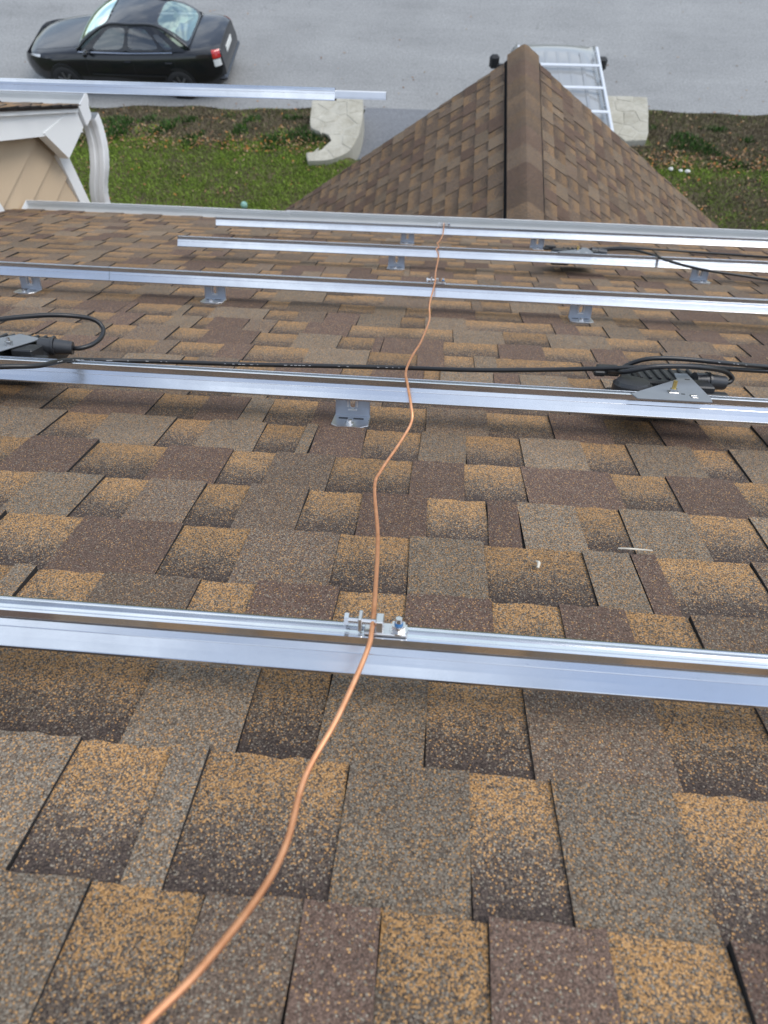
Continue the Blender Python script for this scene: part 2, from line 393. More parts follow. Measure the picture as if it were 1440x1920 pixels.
stone_wall('stone_wall', [(-2.93, 14.42), (-2.90, 14.0), (-2.87, 13.55), (-2.78, 13.27), (-2.42, 13.10), (-2.34, 12.92), (-2.52, 12.62), (-2.81, 12.48)],
           [(-1.86, 14.48), (-1.81, 14.05), (-1.79, 13.62), (-1.80, 13.30), (-1.83, 13.02), (-1.95, 12.62), (-2.28, 12.34), (-2.74, 12.26)], .14,
           'low pale stone wall with a curved tail beside the driveway, left of the gable roof')
stone_wall('stone_wall', [(3.16, 14.72), (3.20, 14.2), (3.24, 13.8), (3.36, 13.5), (3.55, 13.22)], [(4.12, 14.72), (4.10, 14.2), (4.06, 13.8), (4.04, 13.55), (3.98, 13.30)], .14,
           'square pale stone wall end beside the silver van, right of the gable roof')

# ------------------------------------------------------------------ shingle generator
TABW = {'G': (1, 0, 0), 'B': (0, 1, 0), 'T': (0, 0, 1), 'M': (0, .45, .45)}
def tab_geo(x0, x1, du, db, typ, O, ux, us, un, rr):
    seg = max(2, min(9, int((x1-x0)/.018)+1)); gap = .0012
    z0, z1 = (.0012, .0056) if typ == 'G' else (.0046, .0098)
    lift = rr.uniform(0, .0012)+(rr.uniform(.0015, .004) if rr.random() < .12 else 0); back = .010
    xa, xb = x0+(gap if typ != 'G' else -.001), x1-(gap if typ != 'G' else -.001)
    taper = rr.uniform(-.004, .004)
    V = []; U = []
    for r in range(3):                                           # three rows: hidden top, mid, butt
        t = (-back/(db-du), .5, 1.)[r]
        for i in range(seg+1):
            s = i/seg; x = xa+(xb-xa)*s+(taper*(t-.5)*(1 if s in (0, 1) else 0))
            d = du+(db-du)*t+(rr.uniform(-.0022, .0022) if r == 2 else 0)
            z = z0+(z1+lift-z0)*max(t, -.05)+(rr.uniform(-.0005, .0005) if r == 2 else 0)
            V.append(O+ux*x+us*d+un*z); U.append((s, t))
    nb = len(V)
    for i in range(seg+1):                                       # foot of the butt edge
        V.append(V[2*(seg+1)+i]-un*(z1+.0005)); U.append((i/seg, 1.))
    for r in range(3):
        for e in (0, seg): V.append(V[r*(seg+1)+e]-un*(z1+.001)); U.append((0, 0))
    S = seg+1; F = []; mi = []
    for r in range(2):
        for i in range(seg): F.append((r*S+i, r*S+i+1, (r+1)*S+i+1, (r+1)*S+i)[::-1]); mi.append(0)
    for i in range(seg): F.append((2*S+i, 2*S+i+1, nb+i+1, nb+i)); mi.append(1)
    k = nb+S
    for r in range(2):
        F.append((r*S, (r+1)*S, k+2*(r+1), k+2*r)); mi.append(1)
        F.append((r*S+seg, k+2*r+1, k+2*(r+1)+1, (r+1)*S+seg)); mi.append(1)
    w = TABW[typ]; jit = rr.uniform(-.12, .12)
    A = (w[0], max(0, w[1]+(jit if w[1] else 0)), max(0, w[2]+(jit if w[2] else 0)), rr.random())
    return np.array(V), F, mi, U, A
def tab_attrs(me, U, A):
    uvl = me.uv_layers.new(name='UVMap'); li = np.empty(len(me.loops), np.int32); me.loops.foreach_get('vertex_index', li)
    uvl.data.foreach_set('uv', np.asarray(U, np.float32)[li].ravel())
    ca = me.color_attributes.new('tab', 'FLOAT_COLOR', 'POINT'); ca.data.foreach_set('color', np.asarray(A, np.float32).ravel())
def project_share(P):
    """rough size in the picture (0 when out of frame), used only to rank which pieces become objects"""
    q = P-np.array([0, 0, CAM_Z]); c = np.stack([q@CR, q@CU, q@CF], 1)
    if (c[:, 2] < .05).any(): return 0
    u = c[:, 0]/c[:, 2]*1276.7/720; v = c[:, 1]/c[:, 2]*1276.7/960
    if u.max() < -1 or u.min() > 1 or v.max() < -1 or v.min() > 1: return 0
    return (u.max()-u.min())*(v.max()-v.min())
def lay_tabs(tabs, O, ux, us, un, parent, single, rest, limit, dull=0.):
    """tabs: (x0, x1, du, db, type); the largest in view become objects, the others one stuff part"""
    rr = random.Random(len(tabs)); geo = [tab_geo(*t, O, ux, us, un, rr) for t in tabs]
    if dull: geo = [(V, F, mi, U, (A[0]*(1-dull), A[1]+dull*.5*A[0]+.12, A[2]+dull*.4*A[0], A[3]*.7-.35)) for V, F, mi, U, A in geo]
    order = sorted(range(len(geo)), key=lambda i: -project_share(geo[i][0]))
    own = set(i for i in order[:limit] if project_share(geo[i][0]) > 0)
    BV, BF, BM, BU, BA = [], [], [], [], []
    for i, (V, F, mi, U, A) in enumerate(geo):
        if i in own:
            o = mesh_obj(single, V, F, [M_SH, M_EDGE], parent, mi=mi); tab_attrs(o.data, U, [A]*len(V))
        else:
            k = len(BV); BV += list(V); BF += [tuple(a+k for a in f) for f in F]; BM += mi; BU += U; BA += [A]*len(V)
    if BV:
        o = mesh_obj(rest, BV, BF, [M_SH, M_EDGE], parent, mi=BM, center=False); tab_attrs(o.data, BU, BA); tag(o, kind='stuff')
def random_course(xa, xb, rr, wmin=.055, wmax=.19):
    out = []; x = xa; g = rr.random() < .5
    while x < xb:
        if g: t = 'G'; w = rr.uniform(.075, .165)
        else: t = rr.choice('BTTMBM'); w = rr.uniform(.06, wmax)
        if rr.random() < .07: w = rr.uniform(.025, .045)
        out.append((t, x, min(x+w, xb))); x += w; g = not g
        if rr.random() < .10: g = not g
    return out

# ------------------------------------------------------------------ house
house = empty('house', (0, .5, 0)); tag(house, 'tan sided house with brown shingle roofs and white gutters, filling the foreground', 'house')
XL, XR = -2.92, 4.2
DN = [('top', -.75)]
def slab(name, corners, t, n_, mat, parent): return MB().prism(corners, -np.array(n_)*t, np.zeros(3)).make(name, mat, parent)
main_roof = slab('main_roof', [rp(XL, -.55, -.001), rp(XR, -.55, -.001), rp(XR, EAVE-.01, -.001), rp(XL, EAVE-.01, -.001)], .02, SN, M_DECK, house)
TRACED = {-1: [('T', -0.25), ('G', -0.157), ('M', -0.074), ('B', -0.01), ('G', 0.072), ('B', 0.167), ('G', 0.26), ('B', 0.402)], 0: [('T', -0.328), ('G', -0.232), ('T', -0.194), ('G', -0.056), ('T', 0.063), ('G', 0.142), ('T', 0.259), ('G', 0.429)], 1: [('G', -0.393), ('G', -0.294), ('T', -0.172), ('G', -0.092), ('T', 0.02), ('G', 0.126), ('M', 0.271), ('G', 0.383), ('M', 0.505)], 2: [('G', -0.561), ('T', -0.528), ('G', -0.433), ('M', -0.296), ('G', -0.22), ('B', -0.105), ('G', -0.015), ('B', 0.101), ('G', 0.189), ('B', 0.277), ('G', 0.359), ('M', 0.506)], 3: [('G', -0.529), ('B', -0.368), ('G', -0.264), ('M', -0.122), ('G', -0.016), ('T', 0.098), ('G', 0.244), ('T', 0.316), ('B', 0.355), ('G', 0.492), ('M', 0.613)], 4: [('G', -0.681), ('T', -0.562), ('G', -0.479), ('M', -0.377), ('G', -0.3), ('M', -0.197), ('G', -0.104), ('B', 0.009), ('G', 0.106), ('B', 0.159), ('T', 0.258), ('G', 0.328), ('T', 0.444), ('G', 0.541), ('T', 0.65)], 5: [('G', -0.773), ('B', -0.638), ('G', -0.497), ('B', -0.369), ('G', -0.288), ('M', -0.171), ('G', -0.075), ('G', -0.026), ('B', 0.073), ('G', 0.179), ('B', 0.346), ('G', 0.444), ('B', 0.567), ('G', 0.692)], 6: [('T', -0.774), ('G', -0.676), ('T', -0.532), ('G', -0.457), ('T', -0.337), ('G', -0.255), ('T', -0.229), ('B', -0.126), ('G', -0.015), ('T', 0.079), ('G', 0.188), ('T', 0.313), ('G', 0.403), ('T', 0.535), ('G', 0.608), ('T', 0.716)], 7: [('G', -0.938), ('M', -0.843), ('G', -0.779), ('B', -0.611), ('G', -0.504), ('B', -0.408), ('T', -0.352), ('G', -0.252), ('B', -0.141), ('G', -0.006), ('M', 0.129), ('G', 0.265), ('B', 0.386), ('G', 0.491), ('B', 0.597), ('G', 0.708), ('B', 0.825)]}
EXPO, D0 = .143, .322
rr = random.Random(41); tabs = []
for c in range(-6, 33):
    du, db = D0+EXPO*c, D0+EXPO*(c+1)
    if du > EAVE: break
    db = min(db, EAVE)
    if c in TRACED:
        tr = TRACED[c]; w0 = rr.uniform(.11, .16); row = [(tr[0][0], tr[0][1]-w0, tr[0][1])]
        for (t, x), (_, xp) in zip(tr[1:], tr[:-1]): row.append((t, xp, x))
        row = random_course(XL, row[0][1], rr)+row+random_course(row[-1][2], XR, rr)
    else: row = random_course(XL, XR, rr)
    for t, a, b in row:
        if b-a > .008: tabs.append((a, b, du, db, t))
lay_tabs(tabs, RO, EX, SD, SN, main_roof, 'shingle', 'far_shingles', 300)
# the other side of the ridge, fascia and walls below
rd = rp(0, -.55); back = np.array([0, -math.cos(SL), -math.sin(SL)])
slab('back_roof', [rd+EX*XL, rd+EX*XR, rd+EX*XR+back*4.5, rd+EX*XL+back*4.5], .03, (0, 0, 1), simple('back_roof_shingle', (.12, .095, .07), .9, 0, .3, 30, .3), house)
e = rp(0, EAVE)
MB().box((.64, e[1]+.008, e[2]-.100), (XR-XL, .02, .13)).make('fascia', M_WHITE, house)
MB().box((.64, e[1]-.17, e[2]-.152), (XR-XL, .33, .012)).make('soffit', M_WHITE, house)
MB().box((.64, (e[1]-.34-2.4)/2, (e[2]-.16)/2), (XR-XL-.1, e[1]-.34+2.4, e[2]-.16)).make('wall', M_TAN, house)

# main gutter: K profile swept along the eave in two lengths, open at the top
gy0, gz0 = e[1]+.020, e[2]-.030
GP = [(.0, -.005), (.0, -.115), (.075, -.118), (.088, -.100), (.092, -.070), (.118, -.050), (.126, -.030), (.128, -.008), (.122, -.006), (.1215, -.030), (.113, -.048), (.0875, -.067), (.0835, -.098), (.073, -.1145), (.004, -.112), (.004, -.005)]
def gutter_piece(name, xa, xb, dz=0, grow=1.0, mats=None):
    n = len(GP); V = []
    steps = 16
    for i in range(steps+1):
        x = xa+(xb-xa)*i/steps; w = .0025*math.sin(x*2.3)
        V += [(x, gy0+p*grow, gz0+dz+z*grow+w) for p, z in GP]
    F = [(i*n+k, i*n+(k+1) % n, (i+1)*n+(k+1) % n, (i+1)*n+k) for i in range(steps) for k in range(n)]
    mi = [1 if k >= 9 else 0 for i in range(steps) for k in range(n)]
    F += [tuple(range(n)), tuple(range(steps*n, steps*n+n))[::-1]]; mi += [0, 0]
    return mesh_obj(name, V, F, [M_GUTTER, M_GUTIN], house, mi=mi)
gutter_piece('gutter', -2.90, -1.04); gutter_piece('gutter', -1.06, XR, .004, 1.03)
MB().prism([(-2.903, gy0+p, gz0+z) for p, z in GP[:8]], (-.002, 0, 0), (.001, 0, 0)).make('gutter_end_cap', M_GUTTER, house)
# ------------------------------------------------------------------ left wing of the house
WS = R(31); wsd = np.array([0, math.cos(WS), -math.sin(WS)]); wsn = np.array([0, math.sin(WS), math.cos(WS)])
WE = np.array([0, 4.83, CAM_Z-3.085])                       # wing eave line
WXE = -2.76
def wp(x, d, z=0.): return WE+EX*x+wsd*d+wsn*z              # d negative = up the slope
wing_roof = slab('wing_roof', [wp(-7, -3.6, -.002), wp(WXE-.015, -3.6, -.002), wp(WXE-.015, 0, -.002), wp(-7, 0, -.002)], .018, wsn, M_DECK, house)
tabs = []; rr = random.Random(5)
for c in range(26):
    for t, a, b in random_course(-5.4, WXE+rr.uniform(-.006, .006), rr):
        tabs.append((a, b, .02-EXPO*(c+1), .02-EXPO*c, t))
lay_tabs(tabs, WE, EX, wsd, wsn, wing_roof, 'wing_shingle', 'wing_far_shingles', 24)
# rake boards: upper shadow board and wide rake board
rb = [wp(0, -3.6, -.022), wp(0, .0, -.022), wp(0, .0, -.022)-np.array([0, 0, .185]), wp(0, -3.6, -.022)-np.array([0, 0, .185])]
MB().prism(rb, (WXE-.115, 0, 0), (WXE-.055, 0, 0)).make('rake_board', M_WHITE, house)
MB().prism([wp(0, -3.6, -.021), wp(0, .02, -.021), wp(0, .02, -.045), wp(0, -3.6, -.045)], (WXE-.06, 0, 0), (WXE-.028, 0, 0)).make('drip_edge', M_WHITE, house)
Zc = CAM_Z
MB().prism([(0, 4.31, Zc-2.96), (0, 4.47, Zc-3.265), (0, 4.842, Zc-3.265), (0, 4.842, Zc-3.11)], (WXE-.12, 0, 0), (WXE-.050, 0, 0)).make('eave_return', M_WHITE, house)
MB().box((-4.9, 4.846, Zc-3.185), (4.1, .022, .17)).make('wing_fascia', M_WHITE, house)
MB().box((-4.95, 4.73, Zc-3.27), (4.0, .24, .012)).make('wing_soffit', M_WHITE, house)
MB().prism([(0, 1.9, 0), (0, 4.60, 0), (0, 4.60, wp(0, -.25, -.06)[2]), (0, 1.9, wp(0, -3.42, -.06)[2])], (-7.4, 0, 0), (-2.945, 0, 0)).make('wing_wall', M_TAN, house)
# siding planks on the wall that faces the main roof
for i in range(16):
    z1 = Zc-2.25-.2*i; z0 = z1-.2
    yb = min(4.515, 4.83-(z1+.05-WE[2])/math.tan(WS))
    if yb < 2.8: continue
    MB().prism([(-2.946, 2.6, z1+.004), (-2.920, 2.6, z0), (-2.946, 2.6, z0)], (0, 0, 0), (0, yb-2.6, 0)).make('siding_plank', M_TAN, house)
MB().box((-2.925, 4.565, Zc-6.2), (.038, .13, 5.88), bev=.003).make('corner_board', M_WHITE, house)
MB().prism([rp(0, 3.3, .004), rp(0, 4.70, .004), rp(0, 4.70, .004)+np.array([0, 0, .085]), rp(0, 3.3, .004)+np.array([0, 0, .085])], (-2.922, 0, 0), (-2.893, 0, 0)).make('base_flashing', M_WHITE, house)
# wing gutter with end cap and downspout
wgy, wgz = 4.858, Zc-3.10
WG = [(p*1.52, z*1.42) for p, z in GP]
V = []; n = len(WG)
for x in (-7.0, -5.6, -4.2, WXE-.03): V += [(x, wgy+p, wgz+z) for p, z in WG]
F = [(i*n+k, i*n+(k+1) % n, (i+1)*n+(k+1) % n, (i+1)*n+k) for i in range(3) for k in range(n)]; mi = [1 if k >= 9 else 0 for i in range(3) for k in range(n)]
mesh_obj('wing_gutter', V, F, [M_GUTTER, M_GUTIN], house, mi=mi)
MB().prism([(WXE-.03, wgy+p, wgz+z) for p, z in WG[:8]], (0, 0, 0), (.004, 0, 0)).make('wing_gutter_end_cap', M_GUTTER, house)
def rect_tube(path, w, d, sub=5):
    P = smooth_path(path, sub); b = MB(); V = []
    prof = [(-1, -.86), (-.86, -1), (.86, -1), (1, -.86), (1, .86), (.86, 1), (.3, 1), (.2, .88), (-.2, .88), (-.3, 1), (-.86, 1), (-1, .86)]; n = len(prof)
    T = np.gradient(P, axis=0); T /= np.linalg.norm(T, axis=1)[:, None]
    for i, p in enumerate(P):
        v = np.cross(T[i], EX); v /= np.linalg.norm(v); rip = 1.+(.03 if i % 2 else 0)
        V += [p+EX*(a*w/2*rip)+v*(c*d/2*rip) for a, c in prof]
    F = [(i*n+k, i*n+(k+1) % n, (i+1)*n+(k+1) % n, (i+1)*n+k) for i in range(len(P)-1) for k in range(n)]
    return b.add(V, F)
o = rect_tube([(-2.815, 5.00, Zc-3.27), (-2.812, 4.99, Zc-3.36), (-2.805, 4.93, Zc-3.48), (-2.815, 4.84, Zc-3.60), (-2.86, 4.77, Zc-3.74), (-2.882, 4.735, Zc-3.9), (-2.885, 4.73, Zc-4.2), (-2.885, 4.73, 1.5), (-2.885, 4.73, .3)], .125, .09)
autosmooth(o.make('downspout', M_GUTTER, house))

# ------------------------------------------------------------------ gable roof below the eave
GX, GYE, GZ, GS = .645, 6.70, CAM_Z-3.62, R(36.4); GHALF = 2.75; GY0 = 3.45
glen = GHALF/math.cos(GS)
gable_roof = None
for sgn in (-1, 1):
    us = np.array([sgn*math.cos(GS), 0, -math.sin(GS)]); un = np.array([sgn*math.sin(GS), 0, math.cos(GS)]); uy = np.array([0, 1., 0]); O = np.array([GX, 0, GZ])
    dk = slab('gable_roof', [O+uy*GY0+un*-.001, O+uy*(GYE-.02)+un*-.001, O+uy*(GYE-.02)+us*glen+un*-.001, O+uy*GY0+us*glen+un*-.001], .022, un, M_DECK, house)
    rr = random.Random(13+sgn); tabs = []
    ux = uy if sgn < 0 else uy
    for c in range(-1, int(glen/EXPO)+1):
        du = .06+EXPO*c; db = min(du+EXPO, glen+.02)
        if db-du < .03: continue
        for t, a, b in random_course(GY0, GYE+rr.uniform(-.004, .004), rr): tabs.append((a, b, max(du, 0), db, t))
    lay_tabs(tabs, O, uy, us, un, dk, 'gable_shingle', 'gable_far_shingles', 230, .36)
    # rake trim under the front edge
    MB().prism([O+us*0-un*.024, O+us*glen-un*.024, O+us*glen-un*.17, O-un*.17-np.array([0, 0, .03])], (0, GYE-.07, 0), (0, GYE-.035, 0)).make('gable_rake_board', M_WHITE, house)
gw = [(GX-GHALF+.3, 0, 0), (GX+GHALF-.3, 0, 0), (GX+GHALF-.3, 0, GZ-(GHALF-.3)*math.tan(GS)-.06), (GX, 0, GZ-.06), (GX-GHALF+.3, 0, GZ-(GHALF-.3)*math.tan(GS)-.06)]
MB().prism(gw, (0, 3.45, 0), (0, GYE-.42, 0)).make('gable_wall', M_TAN, house)
# ridge vent (black) and the overlapping ridge caps on it
vent = MB()
for sgn in (-1, 1):
    us = np.array([sgn*math.cos(GS), 0, -math.sin(GS)]); un = np.array([sgn*math.sin(GS), 0, math.cos(GS)]); O = np.array([GX, 0, GZ])
    vent.prism([O+un*.004, O+us*.194+un*.004, O+us*.194+un*.013, O+un*.020+np.array([0, 0, .004])], (0, GY0, 0), (0, GYE-.01, 0))
vent.make('ridge_vent', simple('black_vent', (.010, .010, .011), .95, 0, .2, 40, spec=.1), house)
def cap_geo(y0, y1, lift, rr):
    N = 10; V = []; U = []
    w = .180
    for j, (y, lz) in enumerate(((y0-.02, .0), ((y0+y1)/2, .5), (y1, 1.))):
        for i in range(N+1):
            s = -1+2*i/N; a = abs(s)*w; rnd = .035
            # rounded over the ridge: parabola near the top, straight flanks
            drop = (a*a/(2*rnd) if a < rnd else a-rnd/2)
            x = GX+(1 if s > 0 else -1)*a*math.cos(GS); z = GZ+.040-drop*math.sin(GS)+lz*.009+lift+rr.uniform(-.001, .001)
            V.append((x, y+(rr.uniform(-.003, .003) if j == 2 else 0), z)); U.append((i/N, j/2))
    k = len(V)
    for j in range(3):
        for i in range(N+1): v = V[j*(N+1)+i]; V.append((v[0], v[1], v[2]-.006)); U.append((i/N, j/2))
    S = N+1; F = [(j*S+i, j*S+i+1, (j+1)*S+i+1, (j+1)*S+i) for j in range(2) for i in range(N)]; mi = [0]*len(F)
    F += [(2*S+i, 2*S+i+1, k+2*S+i+1, k+2*S+i)[::-1] for i in range(N)]+[(i, i+1, k+i+1, k+i) for i in range(N)]; mi += [1]*(2*N)
    F += [(j*S, (j+1)*S, k+(j+1)*S, k+j*S)[::-1] for j in range(2)]+[(j*S+N, (j+1)*S+N, k+(j+1)*S+N, k+j*S+N) for j in range(2)]; mi += [1]*4
    return V, F, mi, U
rr = random.Random(3); y = GYE+.01; k = 0; caps = []
CAPL = .235
while y > GY0+.1:
    V, F, mi, U = cap_geo(y-CAPL-.03, y, 0, rr)
    o = mesh_obj('ridge_cap', V, F, [M_SH, M_EDGE], house, mi=mi); t = rr.choice(((0, .9, .1), (0, .45, .5), (0, .7, .2), (.25, .4, .4)))
    tab_attrs(o.data, U, [(*t, rr.uniform(-.4, .35))]*len(V)); autosmooth(o); y -= CAPL+rr.uniform(-.01, .01); k += 1

# ------------------------------------------------------------------ mounting rails
PROF = [(21.6, 0), (22.4, .8), (22.4, 3.6), (21.9, 4.4), (17.3, 13.7), (13.2, 22.6), (13.6, 23.2), (13.1, 23.9), (10.3, 30.8), (8.6, 31.6), (8.4, 39.4), (12.0, 40.0), (12.0, 43.6), (9.6, 44.0), (9.2, 43.2), (7.0, 43.2), (6.6, 44.0), (5.4, 44.0), (5.0, 41.0)]
PROF = [(a/1000, z/1000) for a, z in PROF]; PROF = PROF+[(-a, z) for a, z in PROF[::-1]]
def rail_mesh(name, A, B, zt, parent, mat=M_ALU, scale=1., prof=None):
    """profile swept from A to B; first profile axis points up the slope"""
    A = np.array(A, float); B = np.array(B, float); t = (B-A)/np.linalg.norm(B-A); up = zt/np.linalg.norm(zt); si = np.cross(t, up); up = np.cross(si, t)
    if si[1] > 0: si = -si
    pr = [(a*scale, z*scale) for a, z in (prof or PROF)]; n = len(pr); cz = .020*scale
    inn = [(a*.86, cz+(z-cz)*.88) for a, z in pr]
    V = []
    for P in (A, B):
        for q in (pr, inn): V += [P+si*a+up*z for a, z in q]
    F = [(k, (k+1) % n, 2*n+(k+1) % n, 2*n+k) for k in range(n)]+[(n+k, 3*n+k, 3*n+(k+1) % n, n+(k+1) % n) for k in range(n)]
    F += [(k, n+k, n+(k+1) % n, (k+1) % n) for k in range(n)]+[(2*n+k, 2*n+(k+1) % n, 3*n+(k+1) % n, 3*n+k) for k in range(n)]
    return mesh_obj(name, V, F, mat, parent)
RG = 'aluminium mounting rails on the roof'
RZ = .060
def rail(xa, da, xb, db, label, seams=()):
    A, B = rp(xa, da, RZ), rp(xb, db, RZ); root = empty('mounting_rail', A); tag(root, label, 'rail', RG)
    ts = [0]+list(seams)+[1]
    for a, b in zip(ts[:-1], ts[1:]):
        L = np.linalg.norm(B-A); g = .0008/L
        rail_mesh('rail_section', A+(B-A)*(a+(g if a else 0)), A+(B-A)*(b-(g if b < 1 else 0)), SN, root)
    return root
def rail_d(k, x): (xa, da), (xb, db) = RD[k]; return da+(db-da)*(x-xa)/(xb-xa)
RD = {1: ((-.45, .553), (.367, .553)), 2: ((-.955, 1.368), (.705, 1.368)), 3: ((-1.62, 2.430), (1.137, 2.403)), 4: ((-1.19, 3.240), (1.489, 3.262)), 5: ((-1.25, 4.010), (1.80, 4.085))}
rail(-1.5, rail_d(1, -1.5), 1.6, rail_d(1, 1.6), 'nearest aluminium rail, crossed by the copper wire at a ground clamp')
rail(-2.0, rail_d(2, -2.0), 1.9, rail_d(2, 1.9), 'second nearest aluminium rail, with two black inverters hung behind it')
rail(-2.6, rail_d(3, -2.6), 2.4, rail_d(3, 2.4), 'third nearest aluminium rail, with a joint near its left end', seams=((2.6-1.153)/5.0,))
rail(-1.195, rail_d(4, -1.195), 3.0, rail_d(4, 3.0), 'fourth nearest aluminium rail, its cut end left, carrying the farthest inverter')
rail(-1.25, rail_d(5, -1.25), 3.3, rail_d(5, 3.3), 'aluminium rail lying closest to the white gutter')
# rail on the wing, running out past its rake
wd = -2.55
A = np.array([-4.2, 2.62, CAM_Z-1.628]); B = np.array([-.445, 2.62, CAM_Z-1.620])
root = empty('mounting_rail', A); tag(root, 'aluminium rail jutting out from the left wing in front of the black car', 'rail', RG)
rail_mesh('rail_section', A, B, wsn, root)
rail_mesh('splice', B-np.array([.15, 0, 0])+wsn*.006, B+np.array([.198, 0, 0])+wsn*.006, wsn, root, M_ALU3, prof=[(.0135, .002), (.0135, .008), (.009, .026), (.006, .030), (-.006, .030), (-.009, .026), (-.0135, .008), (-.0135, .002)])

# ------------------------------------------------------------------ L feet
def rz_box(b, x, d, z, sx, sd_, sz, bev=0): return b.box(rp(x, d, z), (sx, sd_, sz), AX, bev)
def foot(x, k, label, height=.074):
    d = rail_d(k, x); root = empty('rail_bracket', rp(x, d)); tag(root, label, 'bracket', 'mounting feet under the rails')
    z0 = .002
    b = MB(); w0, w1 = .040, .036; cf = .017
    # foot plate with clipped corners
    y0, y1 = d-.042, d+.030
    poly = [(x-w0+cf, y0), (x+w0-cf, y0), (x+w0, y0+cf*.8), (x+w0-.001, y1), (x-w0+.001, y1), (x-w0, y0+cf*.8)]
    b.prism([rp(p, q, z0) for p, q in poly], (0, 0, 0), SN*.0075)
    bevel(b.make('base_plate', M_ALU3, root), .0012)
    # upright with an open slot
    t0, t1 = d+.0235, d+.0300; s = .0055; zt = height+.020; zs = .030
    up = [(-w0+.002, z0+.006), (w0-.002, z0+.006), (w1, zt), (s, zt), (s, zs), (s*.5, zs-.004), (-s*.5, zs-.004), (-s, zs), (-s, zt), (-w1, zt)]
    b = MB(); b.prism([rp(x+a, t0, z) for a, z in up[:3]+up[3:6]+up[6:]], (0, 0, 0), SD*(t1-t0))
    bevel(b.make('upright', M_UPR, root), .001)
    # raised rim around the slot
    b = MB()
    for sx in (-1, 1): rz_box(b, x+sx*(s+.0045), t0-.0015, (zs+zt)/2, .0035, .004, zt-zs)
    rz_box(b, x, t0-.0015, zs-.006, .0195, .004, .0035); b.make('slot_rim', M_ALU3, root)
    b = MB()
    for sx, w_ in ((-.018, .020), (.015, .022)): rz_box(b, x+sx, d+.006, z0+.0078, w_, .006, .0008)
    b.make('stamped_groove', M_BLK, root)
    b = MB(); b.cyl(rp(x-.002, d-.022, z0+.0075), rp(x-.002, d-.022, z0+.0095), .0095, n=20); b.make('washer', M_STEEL, root)
    b = MB(); b.cyl(rp(x-.002, d-.022, z0+.0095), rp(x-.002, d-.022, z0+.0155), .0058, n=6); b.make('bolt', M_STEEL, root)
    b = MB(); b.prism([rp(p*1.0+(p-x)*.05, q-.001, .0005) for p, q in poly], (0, 0, 0), SN*.0018); b.make('seal', M_BLK, root)
    return root
foot(-.166, 2, 'grey slotted bracket alone under the second rail, left of the copper wire')
foot(-.79, 3, 'grey slotted bracket under the third rail, between the rail joint and copper wire')
foot(.497, 3, 'grey slotted bracket under the third rail, right of the copper wire')
foot(-1.475, 3, 'grey slotted bracket under the third rail at the left picture edge')
foot(-.195, 4, 'grey slotted bracket under the fourth rail, left of the copper wire')
foot(1.165, 4, 'grey slotted bracket under the fourth rail, below the black cable at right')
foot(-.185, 5, 'grey slotted bracket under the rail nearest the gutter, left of the wire')
foot(.535, 5, 'grey slotted bracket under the rail nearest the gutter, beside the far inverter')

# ------------------------------------------------------------------ ground clamps and copper wire
def clamp(x, k, label, s=1.):
    d = rail_d(k, x); z = RZ+.0442; root = empty('ground_clamp', rp(x, d, z)); tag(root, label, 'clamp', 'ground clamps on the rails')
    b = MB(); rz_box(b, x+.0145*s, d, z+.002, .044*s, .019*s, .0030*s, .0006); b.make('foot_strap', M_ALU3, root)
    b = MB()
    rz_box(b, x-.012*s, d, z+.011*s, .004*s, .016*s, .016*s, .0006)
    rz_box(b, x+.008*s, d, z+.010*s, .008*s, .016*s, .014*s, .0008); b.make('jaw', M_ALU3, root)
    b = MB(); b.cyl(rp(x-.025*s, d, z+.011*s), rp(x+.006*s, d, z+.0105*s), .0034*s, n=12); b.make('clamp_bolt', M_STEEL, root)
    b = MB(); b.cyl(rp(x-.0285*s, d, z+.011*s), rp(x-.024*s, d, z+.011*s), .0075*s, n=6); b.make('bolt_head', M_STEEL, root)
    b = MB(); b.cyl(rp(x+.0275*s, d, z+.003), rp(x+.0275*s, d, z+.0045), .0098*s, n=20); b.make('washer', M_STEEL, root)
    b = MB(); b.cyl(rp(x+.0275*s, d, z+.0045), rp(x+.0275*s, d, z+.0105*s), .0078*s, n=6); b.make('nut', M_STEEL, root)
    b = MB(); b.cyl(rp(x+.0275*s, d, z+.0105*s), rp(x+.0275*s, d, z+.0130*s), .0046*s, .0044*s, n=12); b.make('thread_compound', M_BLUE, root)
    b = MB(); b.cyl(rp(x+.0275*s, d, z+.0130*s), rp(x+.0275*s, d, z+.0180*s), .0040*s, .0034*s, n=12); b.make('stud', M_STEEL, root)
    return root
clamp(-.044, 1, 'metal ground clamp gripping the copper wire on the nearest rail')
clamp(-.010, 3, 'metal ground clamp gripping the copper wire on the third rail')
clamp(.012, 5, 'metal ground clamp gripping the copper wire on the rail by the gutter')
